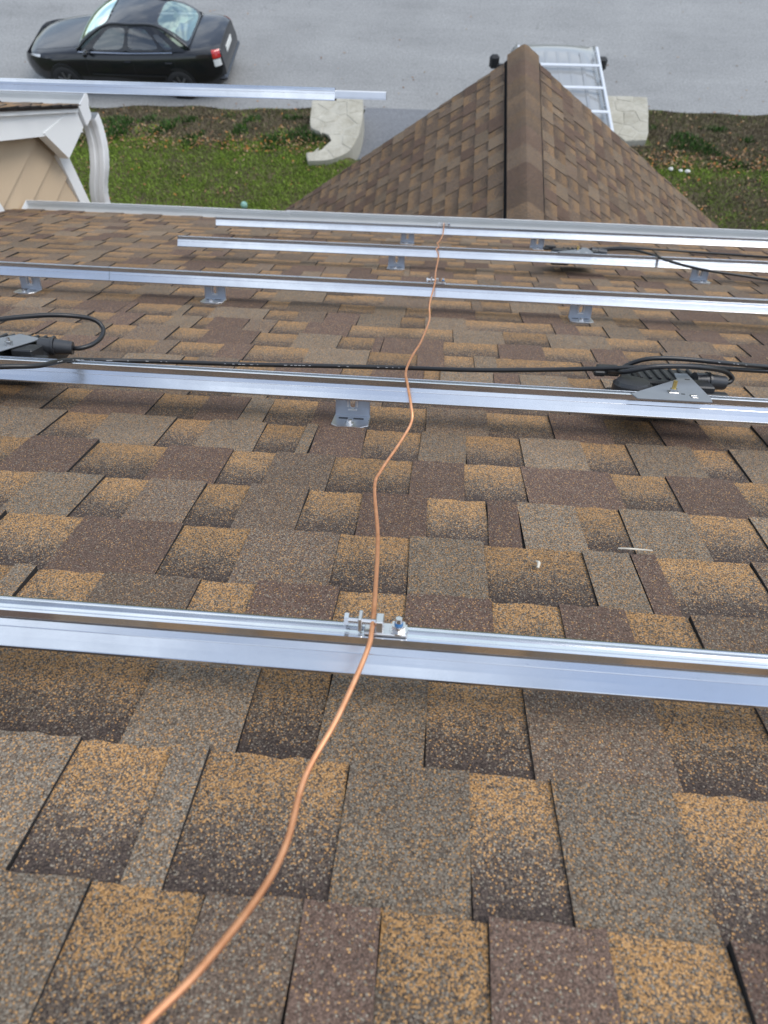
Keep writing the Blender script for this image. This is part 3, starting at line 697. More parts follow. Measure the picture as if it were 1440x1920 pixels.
WIRE = [(-0.150, 0.120, 0.135), (-0.134, 0.175, 0.13), (-0.111, 0.219, 0.12), (-0.091, 0.28, 0.1), (-0.083, 0.326, 0.09), (-0.081, 0.39, 0.085), (-0.062, 0.449, 0.095), (-0.045, 0.523, 0.106), (-0.043, 0.560, 0.108), (-0.047, 0.643, 0.095), (-0.058, 0.804, 0.07), (-0.078, 0.977, 0.055), (-0.074, 1.048, 0.05), (-0.05, 1.155, 0.055), (-0.032, 1.226, 0.07), (-0.035, 1.259, 0.09), (-0.047, 1.344, 0.104), (-0.055, 1.444, 0.1), (-0.048, 1.637, 0.08), (-0.034, 1.835, 0.06), (-0.018, 2.12, 0.05), (-0.021, 2.226, 0.075), (-0.010, 2.40, 0.104), (-0.010, 2.515, 0.108), (-0.010, 2.711, 0.095), (-0.004, 2.995, 0.104), (-0.016, 3.145, 0.108), (-.006, 3.25, .104), (-.014, 3.38, .102), (-0.006, 3.53, 0.09), (0.010, 3.75, 0.098), (0.012, 4.13, 0.108)]
b = MB().tube([rp(p[0], p[1]-.010-.012*p[1], p[2]+.008) for p in WIRE], .0026, n=12, sub=8)
tag(b.make('copper_wire', M_CU, smooth=True), 'bare copper ground wire winding down the roof across all the rails', 'wire')

# ------------------------------------------------------------------ black cables
def cable(name, pts, r, label, prints=()):
    b = MB().tube([rp(*p) for p in pts], r, n=12, sub=8); o = b.make(name, M_CABLE, smooth=True); tag(o, label, 'cable')
    P = smooth_path([rp(*p) for p in pts], 40)
    for f0, f1 in prints:                                   # printed lettering on the jacket, tiny white dashes
        a, c = int(f0*len(P)), int(f1*len(P)); q = a
        pb = MB()
        while q < c-3:
            mid = P[q]; t = P[q+2]-P[q]; L = np.linalg.norm(t); t /= L; v = np.array([0, 0, CAM_Z])-mid; v /= np.linalg.norm(v); sd_ = np.cross(t, v); sd_ /= np.linalg.norm(sd_); nn = np.cross(sd_, t)
            if nn@v < 0: nn = -nn
            w = random.choice((.003, .005, .007))
            pb.box(mid+nn*(r+.0001), (w, .0011, .0006), [t, sd_, nn]); q += random.choice((2, 3, 4, 9, 14))
        if pb.V: tag(pb.make('jacket_print', M_PRINT, o), kind='stuff')
    return o
cable('trunk_cable', [(-0.98, 1.16, .13), (-0.875, 1.215, 0.13), (-0.83, 1.235, 0.13), (-0.788, 1.275, 0.122), (-0.771, 1.363, 0.108), (-0.729, 1.445, 0.085), (-0.625, 1.49, 0.075), (-0.446, 1.518, 0.07), (-0.261, 1.539, 0.07), (-0.062, 1.543, 0.075), (0.108, 1.509, 0.09), (0.282, 1.497, 0.105), (0.391, 1.472, 0.122), (0.477, 1.463, 0.132), (0.562, 1.486, 0.132), (0.627, 1.522, 0.12), (0.768, 1.588, 0.1), (0.95, 1.60, 0.1), (1.3, 1.62, .09)], .0052,
      'long black cable lying above the second rail and passing under the copper wire', prints=((.20, .36), (.38, .52)))
cable('power_cable', [(0.398, 1.480, 0.108), (0.425, 1.486, 0.128), (0.466, 1.482, 0.144), (0.535, 1.489, 0.145), (0.634, 1.512, 0.135), (0.755, 1.582, 0.112), (0.911, 1.61, 0.102), (1.3, 1.64, .10)], .0050, 'black cable arching over the right inverter to the right picture edge', prints=((.55, .7),))
cable('power_cable', [(0.681, 3.470, 0.085), (0.76, 3.50, 0.095), (0.848, 3.528, 0.1), (1.018, 3.598, 0.09), (1.282, 3.627, 0.08), (1.566, 3.578, 0.08), (1.84, 3.53, 0.08), (2.3, 3.6, .07)], .0055, 'upper of the two black cables running right from the far inverter')
cable('power_cable', [(0.678, 3.462, 0.080), (0.78, 3.47, 0.095), (0.88, 3.41, 0.108), (0.945, 3.30, 0.105), (0.985, 3.17, 0.10), (1.094, 3.048, 0.09), (1.365, 3.059, 0.06), (1.553, 2.905, 0.04), (2.0, 2.8, .03)], .0055, 'lower of the two black cables, drooping across the fourth rail at right')

# ------------------------------------------------------------------ micro inverters
def inverter(dx, dd, label, plate, loop=None, flip=False):
    """built around the right-hand one on the second rail, shifted by (dx, dd)"""
    sx = -1 if flip else 1
    X0 = .516
    def q(x, d, z): return rp((X0+(x-X0)*sx)+dx, d+dd-.040, z+.010)
    root = empty('micro_inverter', q(.51, 1.55, 0)); tag(root, label, 'inverter', 'black inverters hung on the rails')
    def bx(b, x, d, z, a, c, h_, bev=.003): b.box(q(x, d, z), (a, c, h_), AX, bev)
    b = MB(); bx(b, .520, 1.555, .054, .165, .150, .044, .008); bx(b, .52, 1.57, .079, .130, .100, .012, .004); bx(b, .43, 1.50, .045, .09, .10, .028, .008)
    b.make('body', M_BLK, root)
    for i in range(7):
        b = MB(); bx(b, .462+.020*i, 1.575, .0870, .007, .075, .007, .002); b.make('cooling_rib', M_BLK2, root)
    b = MB(); b.cyl(q(.428, 1.478, .050), q(.428, 1.478, .090), .043, .041, 32); b.make('round_housing', M_BLK, root)
    b = MB(); b.cyl(q(.428, 1.478, .090), q(.428, 1.478, .097), .037, .034, 32); b.make('round_cap', M_BLK2, root)
    b = MB(); bx(b, .395, 1.575, .088, .05, .028, .020); bx(b, .375, 1.575, .084, .025, .040, .012); b.make('cable_clip', M_BLK, root)
    b = MB(); bx(b, .575, 1.50, .078, .05, .05, .03); bx(b, .600, 1.478, .070, .06, .026, .02); bx(b, .625, 1.470, .060, .03, .02, .028); b.make('latch_block', M_BLK, root)
    b = MB(); b.cyl(q(.578, 1.548, .083), q(.607, 1.553, .081), .0185, .0185, 20); b.cyl(q(.607, 1.553, .081), q(.612, 1.554, .081), .021, .021, 20); b.cyl(q(.612, 1.554, .081), q(.650, 1.562, .077), .0180, .0150, 20); autosmooth(b.make('connector', M_BLK2, root))
    P = plate or [(.404, 1.393), (.526, 1.504), (.532, 1.547), (.561, 1.549), (.560, 1.385), (.556, 1.368), (.410, 1.367)]
    f = (lambda x, d, z: rp(x, d, z+.010)) if plate else q
    b = MB(); b.prism([f(x, d, .0950) for x, d in P], (0, 0, 0), SN*.0028); bevel(b.make('mounting_plate', M_GALV, root), .0008)
    if not plate:
        b = MB(); bx(b, .492, 1.413, .0985, .020, .016, .0022, .0006); b.make('hold_down_clip', M_STEEL, root)
        b = MB(); b.cyl(q(.492, 1.413, .0995), q(.492, 1.413, .106), .0075, n=6); b.make('nut', M_STEEL, root)
        b = MB(); b.cyl(q(.492, 1.413, .106), q(.492, 1.413, .122), .0042, n=12); b.make('bolt', M_BRASS, root)
        b = MB(); bx(b, .527, 1.392, .0984, .012, .018, .0016, .0004); bx(b, .527, 1.392, .0996, .012, .003, .002, .0004); b.make('spring_tab', M_STEEL, root)
        b = MB(); bx(b, .510, 1.405, .0980, .007, .004, .0008, 0); bx(b, .548, 1.505, .0980, .010, .004, .0008, 0); b.make('slot', M_BLK, root)
    else:
        b = MB(); b.cyl(rp(-.950, 1.445, .108), rp(-.950, 1.445, .117), .0085, n=6); b.make('nut', M_STEEL, root)
        b = MB(); b.cyl(rp(-.950, 1.445, .117), rp(-.950, 1.445, .125), .0042, n=12); b.make('bolt', M_STEEL, root)
    if loop:
        b = MB().tube([rp(p[0], p[1]-.036, p[2]+.009) for p in loop], .0055, n=12, sub=8); b.make('cable_loop', M_CABLE, root, smooth=True)
    return root
inverter(0, 0, 'black inverter under a grey plate behind the second rail, at right', None, [(0.642, 1.562, 0.078), (0.664, 1.570, 0.076), (0.672, 1.574, .084), (0.660, 1.570, 0.096), (0.634, 1.552, 0.108), (0.583, 1.516, 0.122), (0.525, 1.497, 0.128), (0.464, 1.484, 0.127), (0.411, 1.49, 0.112), (.392, 1.54, .095)])
inverter(-1.492, -.005, 'black inverter with a looped cable, cut by the left picture edge', [(-.965, 1.345), (-.912, 1.512), (-.978, 1.540), (-1.02, 1.475), (-1.13, 1.38), (-1.13, 1.342)], [(-0.845, 1.556, 0.077), (-0.825, 1.556, 0.078), (-0.806, 1.578, 0.082), (-0.800, 1.615, 0.09), (-0.806, 1.642, 0.105), (-0.826, 1.640, 0.125), (-0.866, 1.605, 0.14), (-0.921, 1.573, 0.145), (-1.01, 1.525, 0.14), (-1.10, 1.49, 0.12), (-1.2, 1.5, .1)])
inverter(.118, 1.900, 'black inverter on the fourth rail near the gutter, the farthest of three', None)

# bits lying on the shingles
tw = MB().tube([rp(.300, .902, .013), rp(.315, .898, .016), rp(.332, .901, .014), rp(.350, .899, .015)], [.0012, .0016, .0014, .0008], n=6, sub=3)
M_TWIG = simple('bleached_twig', (.62, .57, .47), .8, 0, .1, 60)
tag(tw.make('dry_stem', M_TWIG), 'thin pale dry stem lying on the shingles at right', 'stem')
tw = MB().tube([rp(.172, .838, .009), rp(.174, .846, .013), rp(.171, .853, .011)], [.0020, .0026, .0012], n=6, sub=3)
tag(tw.make('wood_chip', M_TWIG), 'small pale chip on an orange shingle at centre right', 'chip')

# ------------------------------------------------------------------ vehicles
def paint(name, col, flake=.0, rough=.22, metal=0.):
    k = NT(name); p = k.objc(); f = k.noise(p, 2.2, 6, .6); g = k.noise(p, 30., 5, .6)
    c = k.mix(k.math('MULTIPLY', k.ramp(f, [(.4, 0.), (.75, 1.)]), .05), col, tuple(x*.6+.4*.12 for x in col))
    k.set(col=c, metal=metal, rough=k.math('MULTIPLY_ADD', g, .10, rough+.1), spec=.25, coat=1., coatr=k.math('MULTIPLY_ADD', g, .03, .005)); return k.m
def glass_mat(name, tint, refl=.10, gc=(1, 1, 1)):
    k = NT(name); t = k.t
    tr = t.nodes.new('ShaderNodeBsdfTransparent'); tr.inputs[0].default_value = (*tint, 1)
    gl = t.nodes.new('ShaderNodeBsdfGlossy'); gl.inputs['Roughness'].default_value = .03; gl.inputs[0].default_value = (*gc, 1)
    lw = t.nodes.new('ShaderNodeFresnel'); lw.inputs['IOR'].default_value = 1.62
    ad = k.math('ADD', lw.outputs[0], refl, clamp=True)
    mx = t.nodes.new('ShaderNodeMixShader'); t.links.new(ad, mx.inputs[0]); t.links.new(tr.outputs[0], mx.inputs[1]); t.links.new(gl.outputs[0], mx.inputs[2])
    t.links.new(mx.outputs[0], k.out.inputs['Surface']); t.nodes.remove(k.b); return k.m
M_BLACKPAINT = paint('black_car_paint', (.006, .007, .010))
M_SILVER = paint('silver_van_paint', (.27, .278, .28), rough=.40, metal=.2)
M_GLASS = glass_mat('car_glass', (.36, .46, .43), .08)
M_GLASSB = glass_mat('rear_glass', (.70, .84, .77), .30, (.80, .96, .88))
M_TYRE = simple('tyre_rubber', (.022, .022, .022), .85, 0, .2, 30)
M_RIM = simple('alloy_rim', (.22, .22, .23), .4, .8, .1, 20)
M_RED = simple('red_lens', (.45, .012, .012), .15, 0, .1, 30, coat=1.)
M_CLEAR = simple('clear_lens', (.70, .71, .70), .12, 0, .1, 30, coat=1.)
M_CHROME = simple('chrome_strip', (.70, .74, .82), .12, 1., .05, 30)
M_SEAT = simple('grey_upholstery', (.30, .29, .26), .9, 0, .1, 20)
M_SHELF = simple('pale_parcel_shelf', (.62, .64, .58), .85, 0, .15, 9)
M_BLUECLOTH = simple('blue_cloth', (.05, .11, .30), .9, 0, .2, 20)
M_RACK = simple('pale_rack_paint', (.60, .63, .67), .35, 0, .06, 10)
M_PLATE = simple('licence_plate_white', (.70, .71, .68), .5, 0, .06, 20)
def catmull1(xs, ys, q):
    """smooth 1-D interpolation"""
    xs = np.asarray(xs, float); ys = np.asarray(ys, float); q = np.clip(q, xs[0], xs[-1]); i = int(min(max(np.searchsorted(xs, q)-1, 0), len(xs)-2))
    h = xs[i+1]-xs[i]; t = (q-xs[i])/h
    def sl(j):
        if j == 0: return (ys[1]-ys[0])/(xs[1]-xs[0])
        if j == len(xs)-1: return (ys[-1]-ys[-2])/(xs[-1]-xs[-2])
        return (ys[j+1]-ys[j-1])/(xs[j+1]-xs[j-1])
    a, b = sl(i)*h, sl(i+1)*h; t2, t3 = t*t, t**3
    return (2*t3-3*t2+1)*ys[i]+(t3-2*t2+t)*a+(-2*t3+3*t2)*ys[i+1]+(t3-t2)*b
class Hull:
    """lower car body: rows of half sections, each with its own nose and tail reach; x forward negative"""
    def __init__(s, rows, top, plan, W):
        s.rows, s.top, s.plan, s.W = rows, top, plan, W; s.nr = len(rows)-1
    def pt(s, t, r):
        """t in -1..1 nose to tail, r in 0..1 sill to centre line (one side)"""
        ks = np.linspace(0, 1, s.nr+1)
        fr = catmull1(ks, [q[2] for q in s.rows], r); bk = catmull1(ks, [q[3] for q in s.rows], r)
        x = t*(fr if t < 0 else bk)
        zt = catmull1(*s.top, x); w = s.W*catmull1(*s.plan, t)
        y = w*catmull1(ks, [q[0] for q in s.rows], r)
        zz = [q[1] if q[1] > 0 else zt+q[1]+.5 for q in s.rows]      # rows given as -.5+offset ride on the top line
        zz = [min(z, zt-.05+.02*i) if q[1] > 0 else z for i, (z, q) in enumerate(zip(zz, s.rows))]
        return np.array([x, y, catmull1(ks, zz, r)])
    def mesh(s, nt=56, nr=22):
        b = MB(); ts = [math.sin(a)*.5+a/math.pi for a in np.linspace(-math.pi/2, math.pi/2, nt+1)]
        ts = [t/max(abs(ts[0]), abs(ts[-1])) for t in ts]
        V = []
        for t in ts:
            half = [s.pt(t, j/nr) for j in range(nr+1)]
            V += [tuple(p) for p in half]+[(p[0], -p[1], p[2]) for p in half[-2::-1]]
        n = 2*nr+1; F = [(i*n+k, i*n+k+1, (i+1)*n+k+1, (i+1)*n+k) for i in range(nt) for k in range(n-1)]
        for i in (0, nt):
            for k in range(nr):
                q = (i*n+k, i*n+k+1, i*n+n-2-k, i*n+n-1-k) if k < nr-1 else (i*n+k, i*n+k+1, i*n+n-1-k)
                F.append(q if i == 0 else q[::-1])
        F += [(i*n, (i+1)*n, (i+1)*n+n-1, i*n+n-1) for i in range(nt)]
        return b.add(V, F)
    def patch(s, t0, t1, r0, r1, side, off=.006, nu=8, nv=6, rnd=.0):
        def fn(u, v):
            t = t0+(t1-t0)*u; r = r0+(r1-r0)*v
            p = s.pt(t, r); e = .004; a = s.pt(min(t+e, 1), r)-s.pt(max(t-e, -1), r); c = s.pt(t, min(r+e, 1))-s.pt(t, max(r-e, 0))
            nn = np.cross(a, c); nn /= (np.linalg.norm(nn)+1e-9)
            if nn[1] < -.2 or (nn[1] < .2 and nn[2] < 0): nn = -nn
            q = p+nn*off; return (q[0], q[1]*side, q[2])
        return MB().grid(fn, nu, nv)
def quad_patch(A, B, C, D, bulge, bdir):
    """A B along u at v=0, D C at v=1; bulge along bdir"""
    A, B, C, D = (np.array(p, float) for p in (A, B, C, D)); bd = np.array(bdir, float)
    def P(u, v): return (A*(1-u)+B*u)*(1-v)+(D*(1-u)+C*u)*v+bd*bulge*(4*u*(1-u)*.6+4*v*(1-v)*.4*(4*u*(1-u)*.5+.5))
    return P
def window(P, rect, rnd, N=44):
    """ring of frame between rect and rounded opening, and the pane; rect = outer u0,u1,v0,v1, inner inset list"""
    (u0, u1, v0, v1), (a0, a1, b0, b1) = rect
    outer, inner = [], []
    for i in range(N):
        th = 2*math.pi*i/N; c, s_ = math.cos(th), math.sin(th); m_ = max(abs(c), abs(s_)); sq = (c/m_, s_/m_)
        k = rnd; se = (math.copysign(abs(c)**k, c), math.copysign(abs(s_)**k, s_))
        outer.append(((u0+u1)/2+sq[0]*(u1-u0)/2, (v0+v1)/2+sq[1]*(v1-v0)/2)); inner.append(((a0+a1)/2+se[0]*(a1-a0)/2, (b0+b1)/2+se[1]*(b1-b0)/2))
    fr = MB(); V = [P(*q) for q in outer]+[P(*q) for q in inner]; fr.add(V, [(i, (i+1) % N, N+(i+1) % N, N+i) for i in range(N)])
    pn = MB(); cu, cv = (a0+a1)/2, (b0+b1)/2; V = []; rings = 6
    for j in range(rings):
        f = 1-j/rings; V += [P(cu+(u-cu)*f, cv+(v-cv)*f) for u, v in inner]
    V.append(P(cu, cv)); F = [(j*N+i, j*N+(i+1) % N, (j+1)*N+(i+1) % N, (j+1)*N+i) for j in range(rings-1) for i in range(N)]+[((rings-1)*N+i, (rings-1)*N+(i+1) % N, rings*N) for i in range(N)]
    pn.add(V, F); return fr, pn
def wheel(root, x, y, side, r=.32, w=.205, spokes=7):
    b = MB(); y1 = y*side; y0 = (y-w)*side
    pr = [(r*.66, y0), (r*.93, y0), (r, y0+.02*side), (r, y1-.02*side), (r*.93, y1), (r*.66, y1)]
    N = 36; V = []
    for k in range(N):
        a = 2*math.pi*k/N; V += [(x+q*math.cos(a), yy, r+q*math.sin(a)) for q, yy in pr]
    m_ = len(pr); F = [(k*m_+i, ((k+1) % N)*m_+i, ((k+1) % N)*m_+i+1, k*m_+i+1) for k in range(N) for i in range(m_-1)]
    wh = b.add(V, F).make('wheel', M_TYRE, root, local=True, smooth=True)
    rb = MB(); rb.cyl((x, y1-.05*side, r), (x, y1-.035*side, r), r*.67, n=32)
    for k in range(spokes):
        a = 2*math.pi*k/spokes; c, s_ = math.cos(a), math.sin(a)
        rb.box((x+c*r*.36, y1-.016*side, r+s_*r*.36), (r*.56, .028, r*.14), [(c, 0, s_), (0, 1, 0), (-s_, 0, c)], .004)
    rb.cyl((x, y1-.03*side, r), (x, y1-.004*side, r), r*.15, n=16)
    o = rb.make('rim', M_RIM, wh, local=True); o.location = Vector(o.location)-wh.location
def sedan():
    root = empty('parked_car', (-7.42, 16.22, ROADZ), R(-.6)); root.scale = (.975, .975, .975); tag(root, 'black four-door sedan parked on the grey road, facing left', 'car')
    # rows: width share, height (positive = absolute, negative = top line + value + .5), nose reach, tail reach
    rows = [(.90, .20, 2.26, 2.22), (.965, .30, 2.37, 2.34), (.995, .46, 2.41, 2.40), (1.0, .62, 2.40, 2.41), (.985, .78, 2.34, 2.385), (.945, -.575, 2.30, 2.365), (.86, -.518, 2.27, 2.345), (.60, -.494, 2.27, 2.34), (.30, -.484, 2.28, 2.34), (0., -.480, 2.285, 2.34)]
    top = ([-2.45, -2.28, -2.1, -1.7, -1.2, -.9, 0, 1.3, 1.7, 2.1, 2.3, 2.45], [.66, .74, .795, .865, .93, .955, .965, 1.01, 1.035, 1.04, 1.02, .985])
    plan = ([-1, -.97, -.92, -.82, -.6, -.3, 0, .4, .7, .87, .94, .98, 1], [.60, .70, .80, .905, .975, .995, 1., 1., .985, .935, .875, .80, .72])
    H = Hull(rows, top, plan, .905)
    body = autosmooth(H.mesh().make('body', M_BLACKPAINT, root, local=True))
    # glasshouse
    wb, wt, rt, rbk = (-.98, .74, .945), (-.14, .565, 1.405), (.93, .54, 1.40), (1.66, .70, 1.045)
    mir = lambda p: (p[0], -p[1], p[2])
    beltF, beltR = (-.90, .815, .935), (1.62, .80, 1.01)
    roof = quad_patch(wt, rt, mir(rt), mir(wt), .055, (0, 0, 1)); autosmooth(MB().grid(roof, 14, 14).make('roof', M_BLACKPAINT, root, local=True))
    ws = quad_patch(wb, wt, mir(wt), mir(wb), .16, (-.75, 0, .66)); fr, pn = window(ws, ((0, 1, 0, 1), (.04, .985, .035, .965)), .32)
    autosmooth(fr.make('windscreen_frame', M_BLACKPAINT, root, local=True)); pn.make('windscreen', M_GLASSB, root, local=True, smooth=True)
    bk = quad_patch(rbk, rt, mir(rt), mir(rbk), .14, (.62, 0, .78)); fr, pn = window(bk, ((0, 1, 0, 1), (.05, .97, .04, .96)), .36)
    autosmooth(fr.make('rear_window_frame', M_BLACKPAINT, root, local=True)); pn.make('rear_window', M_GLASSB, root, local=True, smooth=True)
    for sd_ in (1, -1):
        s3 = lambda p: (p[0], p[1]*sd_, p[2])
        # side: belt front, belt rear up to roof rail; a sloping patch
        sp = quad_patch(s3(beltF), s3(beltR), s3(rt), s3(wt), .045, (0, sd_*.9, .4))
        cuts = [(0, .44, (.085, .415, .09, .90)), (.44, .80, (.462, .775, .09, .90)), (.80, 1., (.815, .905, .10, .66))]
        for u0, u1, inn in cuts:
            fr, pn = window(sp, ((u0, u1, 0, 1), inn), .42); autosmooth(fr.make('window_frame', M_BLACKPAINT, root, local=True)); pn.make('side_window', M_GLASS, root, local=True, smooth=True)
        # A and C pillars close the corners
        MB().tube([s3(wb), s3(((wb[0]+wt[0])/2-.03, (wb[1]+wt[1])/2+.02, (wb[2]+wt[2])/2+.035)), s3(wt), s3(((wt[0]+rt[0])/2, (wt[1]+rt[1])/2+.02, 1.425)), s3(rt), s3(((rbk[0]+rt[0])/2+.03, (rbk[1]+rt[1])/2+.02, (rbk[2]+rt[2])/2+.04)), s3(rbk)], .030, n=8, sub=6).make('roof_rail', M_BLACKPAINT, root, local=True, smooth=True)
        MB().tube([s3((-.92, .825, .945)), s3((.3, .862, .972)), s3((1.30, .84, 1.0))], .011, n=6, sub=8).make('chrome_strip', M_CHROME, root, local=True)
        H.patch(.925, .990, .50, .66, sd_, .008, 10, 8).make('tail_light', M_RED, root, local=True, smooth=True)
        H.patch(.925, .985, .40, .49, sd_, .009, 8, 4).make('reversing_light', M_CLEAR, root, local=True, smooth=True)
        H.patch(-.985, -.84, .50, .64, sd_, .008, 10, 6).make('headlight', M_CLEAR, root, local=True, smooth=True)
        m_ = MB(); m_.box((-.68, sd_*.98, 1.0), (.10, .19, .12), None, .035); m_.box((-.66, sd_*.88, .97), (.06, .08, .05)); autosmooth(m_.make('wing_mirror', M_BLACKPAINT, root, local=True))
        for hx in (.22, 1.18): MB().box((hx, sd_*.905, .80), (.16, .03, .035), None, .010).make('door_handle', M_BLACKPAINT, root, local=True)
        H.patch(-.30, .44, .245, .275, sd_, .012, 24, 2).make('side_moulding', M_BLK, root, local=True)
        for tx in (-.335, .135, .55):                          # shut lines
            H.patch(tx, tx+.004, .10, .58, sd_, .0025, 1, 16).make('door_seam', M_BLK, root, local=True)
        for wx in (-1.42, 1.34):
            a = MB(); a.cyl((wx, sd_*.60, .33), (wx, sd_*.902, .33), .375, n=36); a.make('wheel_arch', M_BLK, root, local=True); wheel(root, wx, .918, sd_)
    for sd_ in (1, -1): H.patch(-.93, -.42, .735, .742, sd_, .002, 20, 1).make('bonnet_seam', M_BLK, root, local=True)
    for sd_ in (1, -1): H.patch(.72, .725, .66, 1., sd_, .002, 1, 12).make('boot_seam', M_BLK, root, local=True)
    MB().box((2.385, 0, .80), (.02, .50, .13), None, .004).make('licence_plate', M_PLATE, root, local=True)
    b = MB(); b.box((2.30, 0, .42), (.25, 1.56, .14), None, .05); b.make('rear_bumper', M_BLACKPAINT, root, local=True)
    # inside
    for sx in (-.12, .82):
        for sy in (-.36, .36):
            b = MB(); b.box((sx, sy, .52), (.50, .50, .16), None, .05); b.box((sx+.27, sy, .82), (.16, .50, .56), None, .06); b.box((sx+.31, sy, 1.13), (.09, .26, .15), None, .04); b.make('car_seat', M_SEAT, root, local=True)
    b = MB(); b.box((-.80, 0, .86), (.50, 1.36, .12), None, .04); b.make('dashboard', M_BLK, root, local=True)
    b = MB(); b.box((1.36, 0, 1.0), (.62, 1.26, .05), None, .02); b.make('parcel_shelf', M_SHELF, root, local=True)
    b = MB(); b.box((1.34, .10, 1.045), (.24, .30, .07), None, .03); b.make('folded_cloth', M_BLUECLOTH, root, local=True)
    b = MB(); b.box((.25, 0, .34), (2.5, 1.5, .04)); b.make('floor_pan', M_BLK, root, local=True)
    return root
sedan()
def van():
    root = empty('parked_van', (1.98, 13.24, drive_z(13.24)), rot=(0, R(-4.9), R(-90+.6))); tag(root, 'silver van with a white ladder rack in the driveway behind the gable roof', 'van')
    # local x: nose is -x; after the turn the nose points to the street
    rows = [(.90, .24, 2.30, 2.32), (.97, .36, 2.40, 2.40), (1.0, .60, 2.42, 2.42), (1.0, .85, 2.36, 2.42), (.985, 1.02, 2.26, 2.41), (.96, -.53, 2.20, 2.40), (.88, -.50, 2.16, 2.40), (.5, -.485, 2.18, 2.40), (0., -.48, 2.19, 2.40)]
    top = ([-2.45, -2.2, -1.9, -1.5, -1.1, 0, 2.0, 2.45], [.86, .95, 1.02, 1.09, 1.14, 1.15, 1.15, 1.15])
    plan = ([-1, -.96, -.88, -.7, -.4, 0, .6, .9, .97, 1], [.66, .78, .89, .965, .995, 1., 1., .985, .95, .90])
    H = Hull(rows, top, plan, .93); autosmooth(H.mesh(44, 18).make('body', M_SILVER, root, local=True))
    mir = lambda p: (p[0], -p[1], p[2])
    wb, wt, rt, rbk = (-1.95, .80, 1.08), (-.95, .745, 1.80), (2.30, .745, 1.80), (2.40, .84, 1.12)
    def roof(u, v):
        a = -1+2*v; e = 1-abs(a)**4; f = 1-abs(2*u-1)**8
        x = wt[0]-.10*(1-a*a)+(rt[0]-wt[0]+.10*(1-a*a))*u; return (x, -a*.745*(.97+.03*math.sin(math.pi*u)), 1.80+.065*e*f+.02*f)
    autosmooth(MB().grid(roof, 26, 20).make('roof', M_SILVER, root, local=True))
    for k in range(5):
        y = -.44+.22*k; MB().box((.75, y, 1.886), (2.6, .060, .008), None, .003).make('roof_rib', M_SILVER, root, local=True)
    ws = quad_patch(wb, wt, mir(wt), mir(wb), .14, (-.8, 0, .55)); fr, pn = window(ws, ((0, 1, 0, 1), (.04, .95, .035, .965)), .32); autosmooth(fr.make('windscreen_frame', M_SILVER, root, local=True)); pn.make('windscreen', M_GLASS, root, local=True, smooth=True)
    bk = quad_patch(rbk, rt, mir(rt), mir(rbk), .03, (1, 0, .1)); fr, pn = window(bk, ((0, 1, 0, 1), (.12, .85, .10, .90)), .3); autosmooth(fr.make('rear_door_frame', M_SILVER, root, local=True)); pn.make('rear_window', M_GLASS, root, local=True, smooth=True)
    for sd_ in (1, -1):
        s3 = lambda p: (p[0], p[1]*sd_, p[2])
        sp = quad_patch(s3((-1.85, .88, 1.06)), s3((2.40, .88, 1.12)), s3(rt), s3(wt), .05, (0, sd_, .3))
        for u0, u1, inn in ((0, .36, (.07, .33, .12, .86)), (.36, .68, (.39, .65, .12, .86)), (.68, 1., (.71, .95, .12, .86))):
            fr, pn = window(sp, ((u0, u1, 0, 1), inn), .4); autosmooth(fr.make('window_frame', M_SILVER, root, local=True)); pn.make('side_window', M_GLASS, root, local=True, smooth=True)
        m_ = MB(); m_.box((-1.60, sd_*1.10, 1.22), (.13, .20, .27), None, .05); autosmooth(m_.make('wing_mirror', M_BLK, root, local=True)); MB().box((-1.58, sd_*1.0, 1.16), (.06, .24, .06), None, .015).make('mirror_arm', M_BLK, root, local=True)
        H.patch(-.96, -.82, .50, .66, sd_, .008, 8, 6).make('headlight', M_CLEAR, root, local=True, smooth=True); H.patch(.93, .995, .45, .66, sd_, .008, 6, 8).make('tail_light', M_RED, root, local=True, smooth=True)
        for wx in (-1.45, 1.45):
            a = MB(); a.cyl((wx, sd_*.60, .34), (wx, sd_*.925, .34), .385, n=32); a.make('wheel_arch', M_BLK, root, local=True); wheel(root, wx, .945, sd_, .33)
        # rack side rail on stanchions
        b = MB(); b.box((.84, sd_*.735, 1.935), (2.95, .050, .040), None, .012)
        for sx in (-.55, .4, 1.3, 2.1): b.box((sx, sd_*.735, 1.90), (.06, .045, .07))
        b.make('rack_side_rail', M_RACK, root, local=True)
        MB().tube([s3((wt[0]-.02, .745, 1.80)), s3((.6, .765, 1.825)), s3(rt)], .028, n=8, sub=6).make('roof_rail', M_SILVER, root, local=True, smooth=True)
    for cx in (.10, .90, 1.70, 2.25): MB().box((cx, 0, 1.950), (.075, 1.44, .030), None, .012).make('rack_crossbar', M_RACK, root, local=True)
    return root
van()
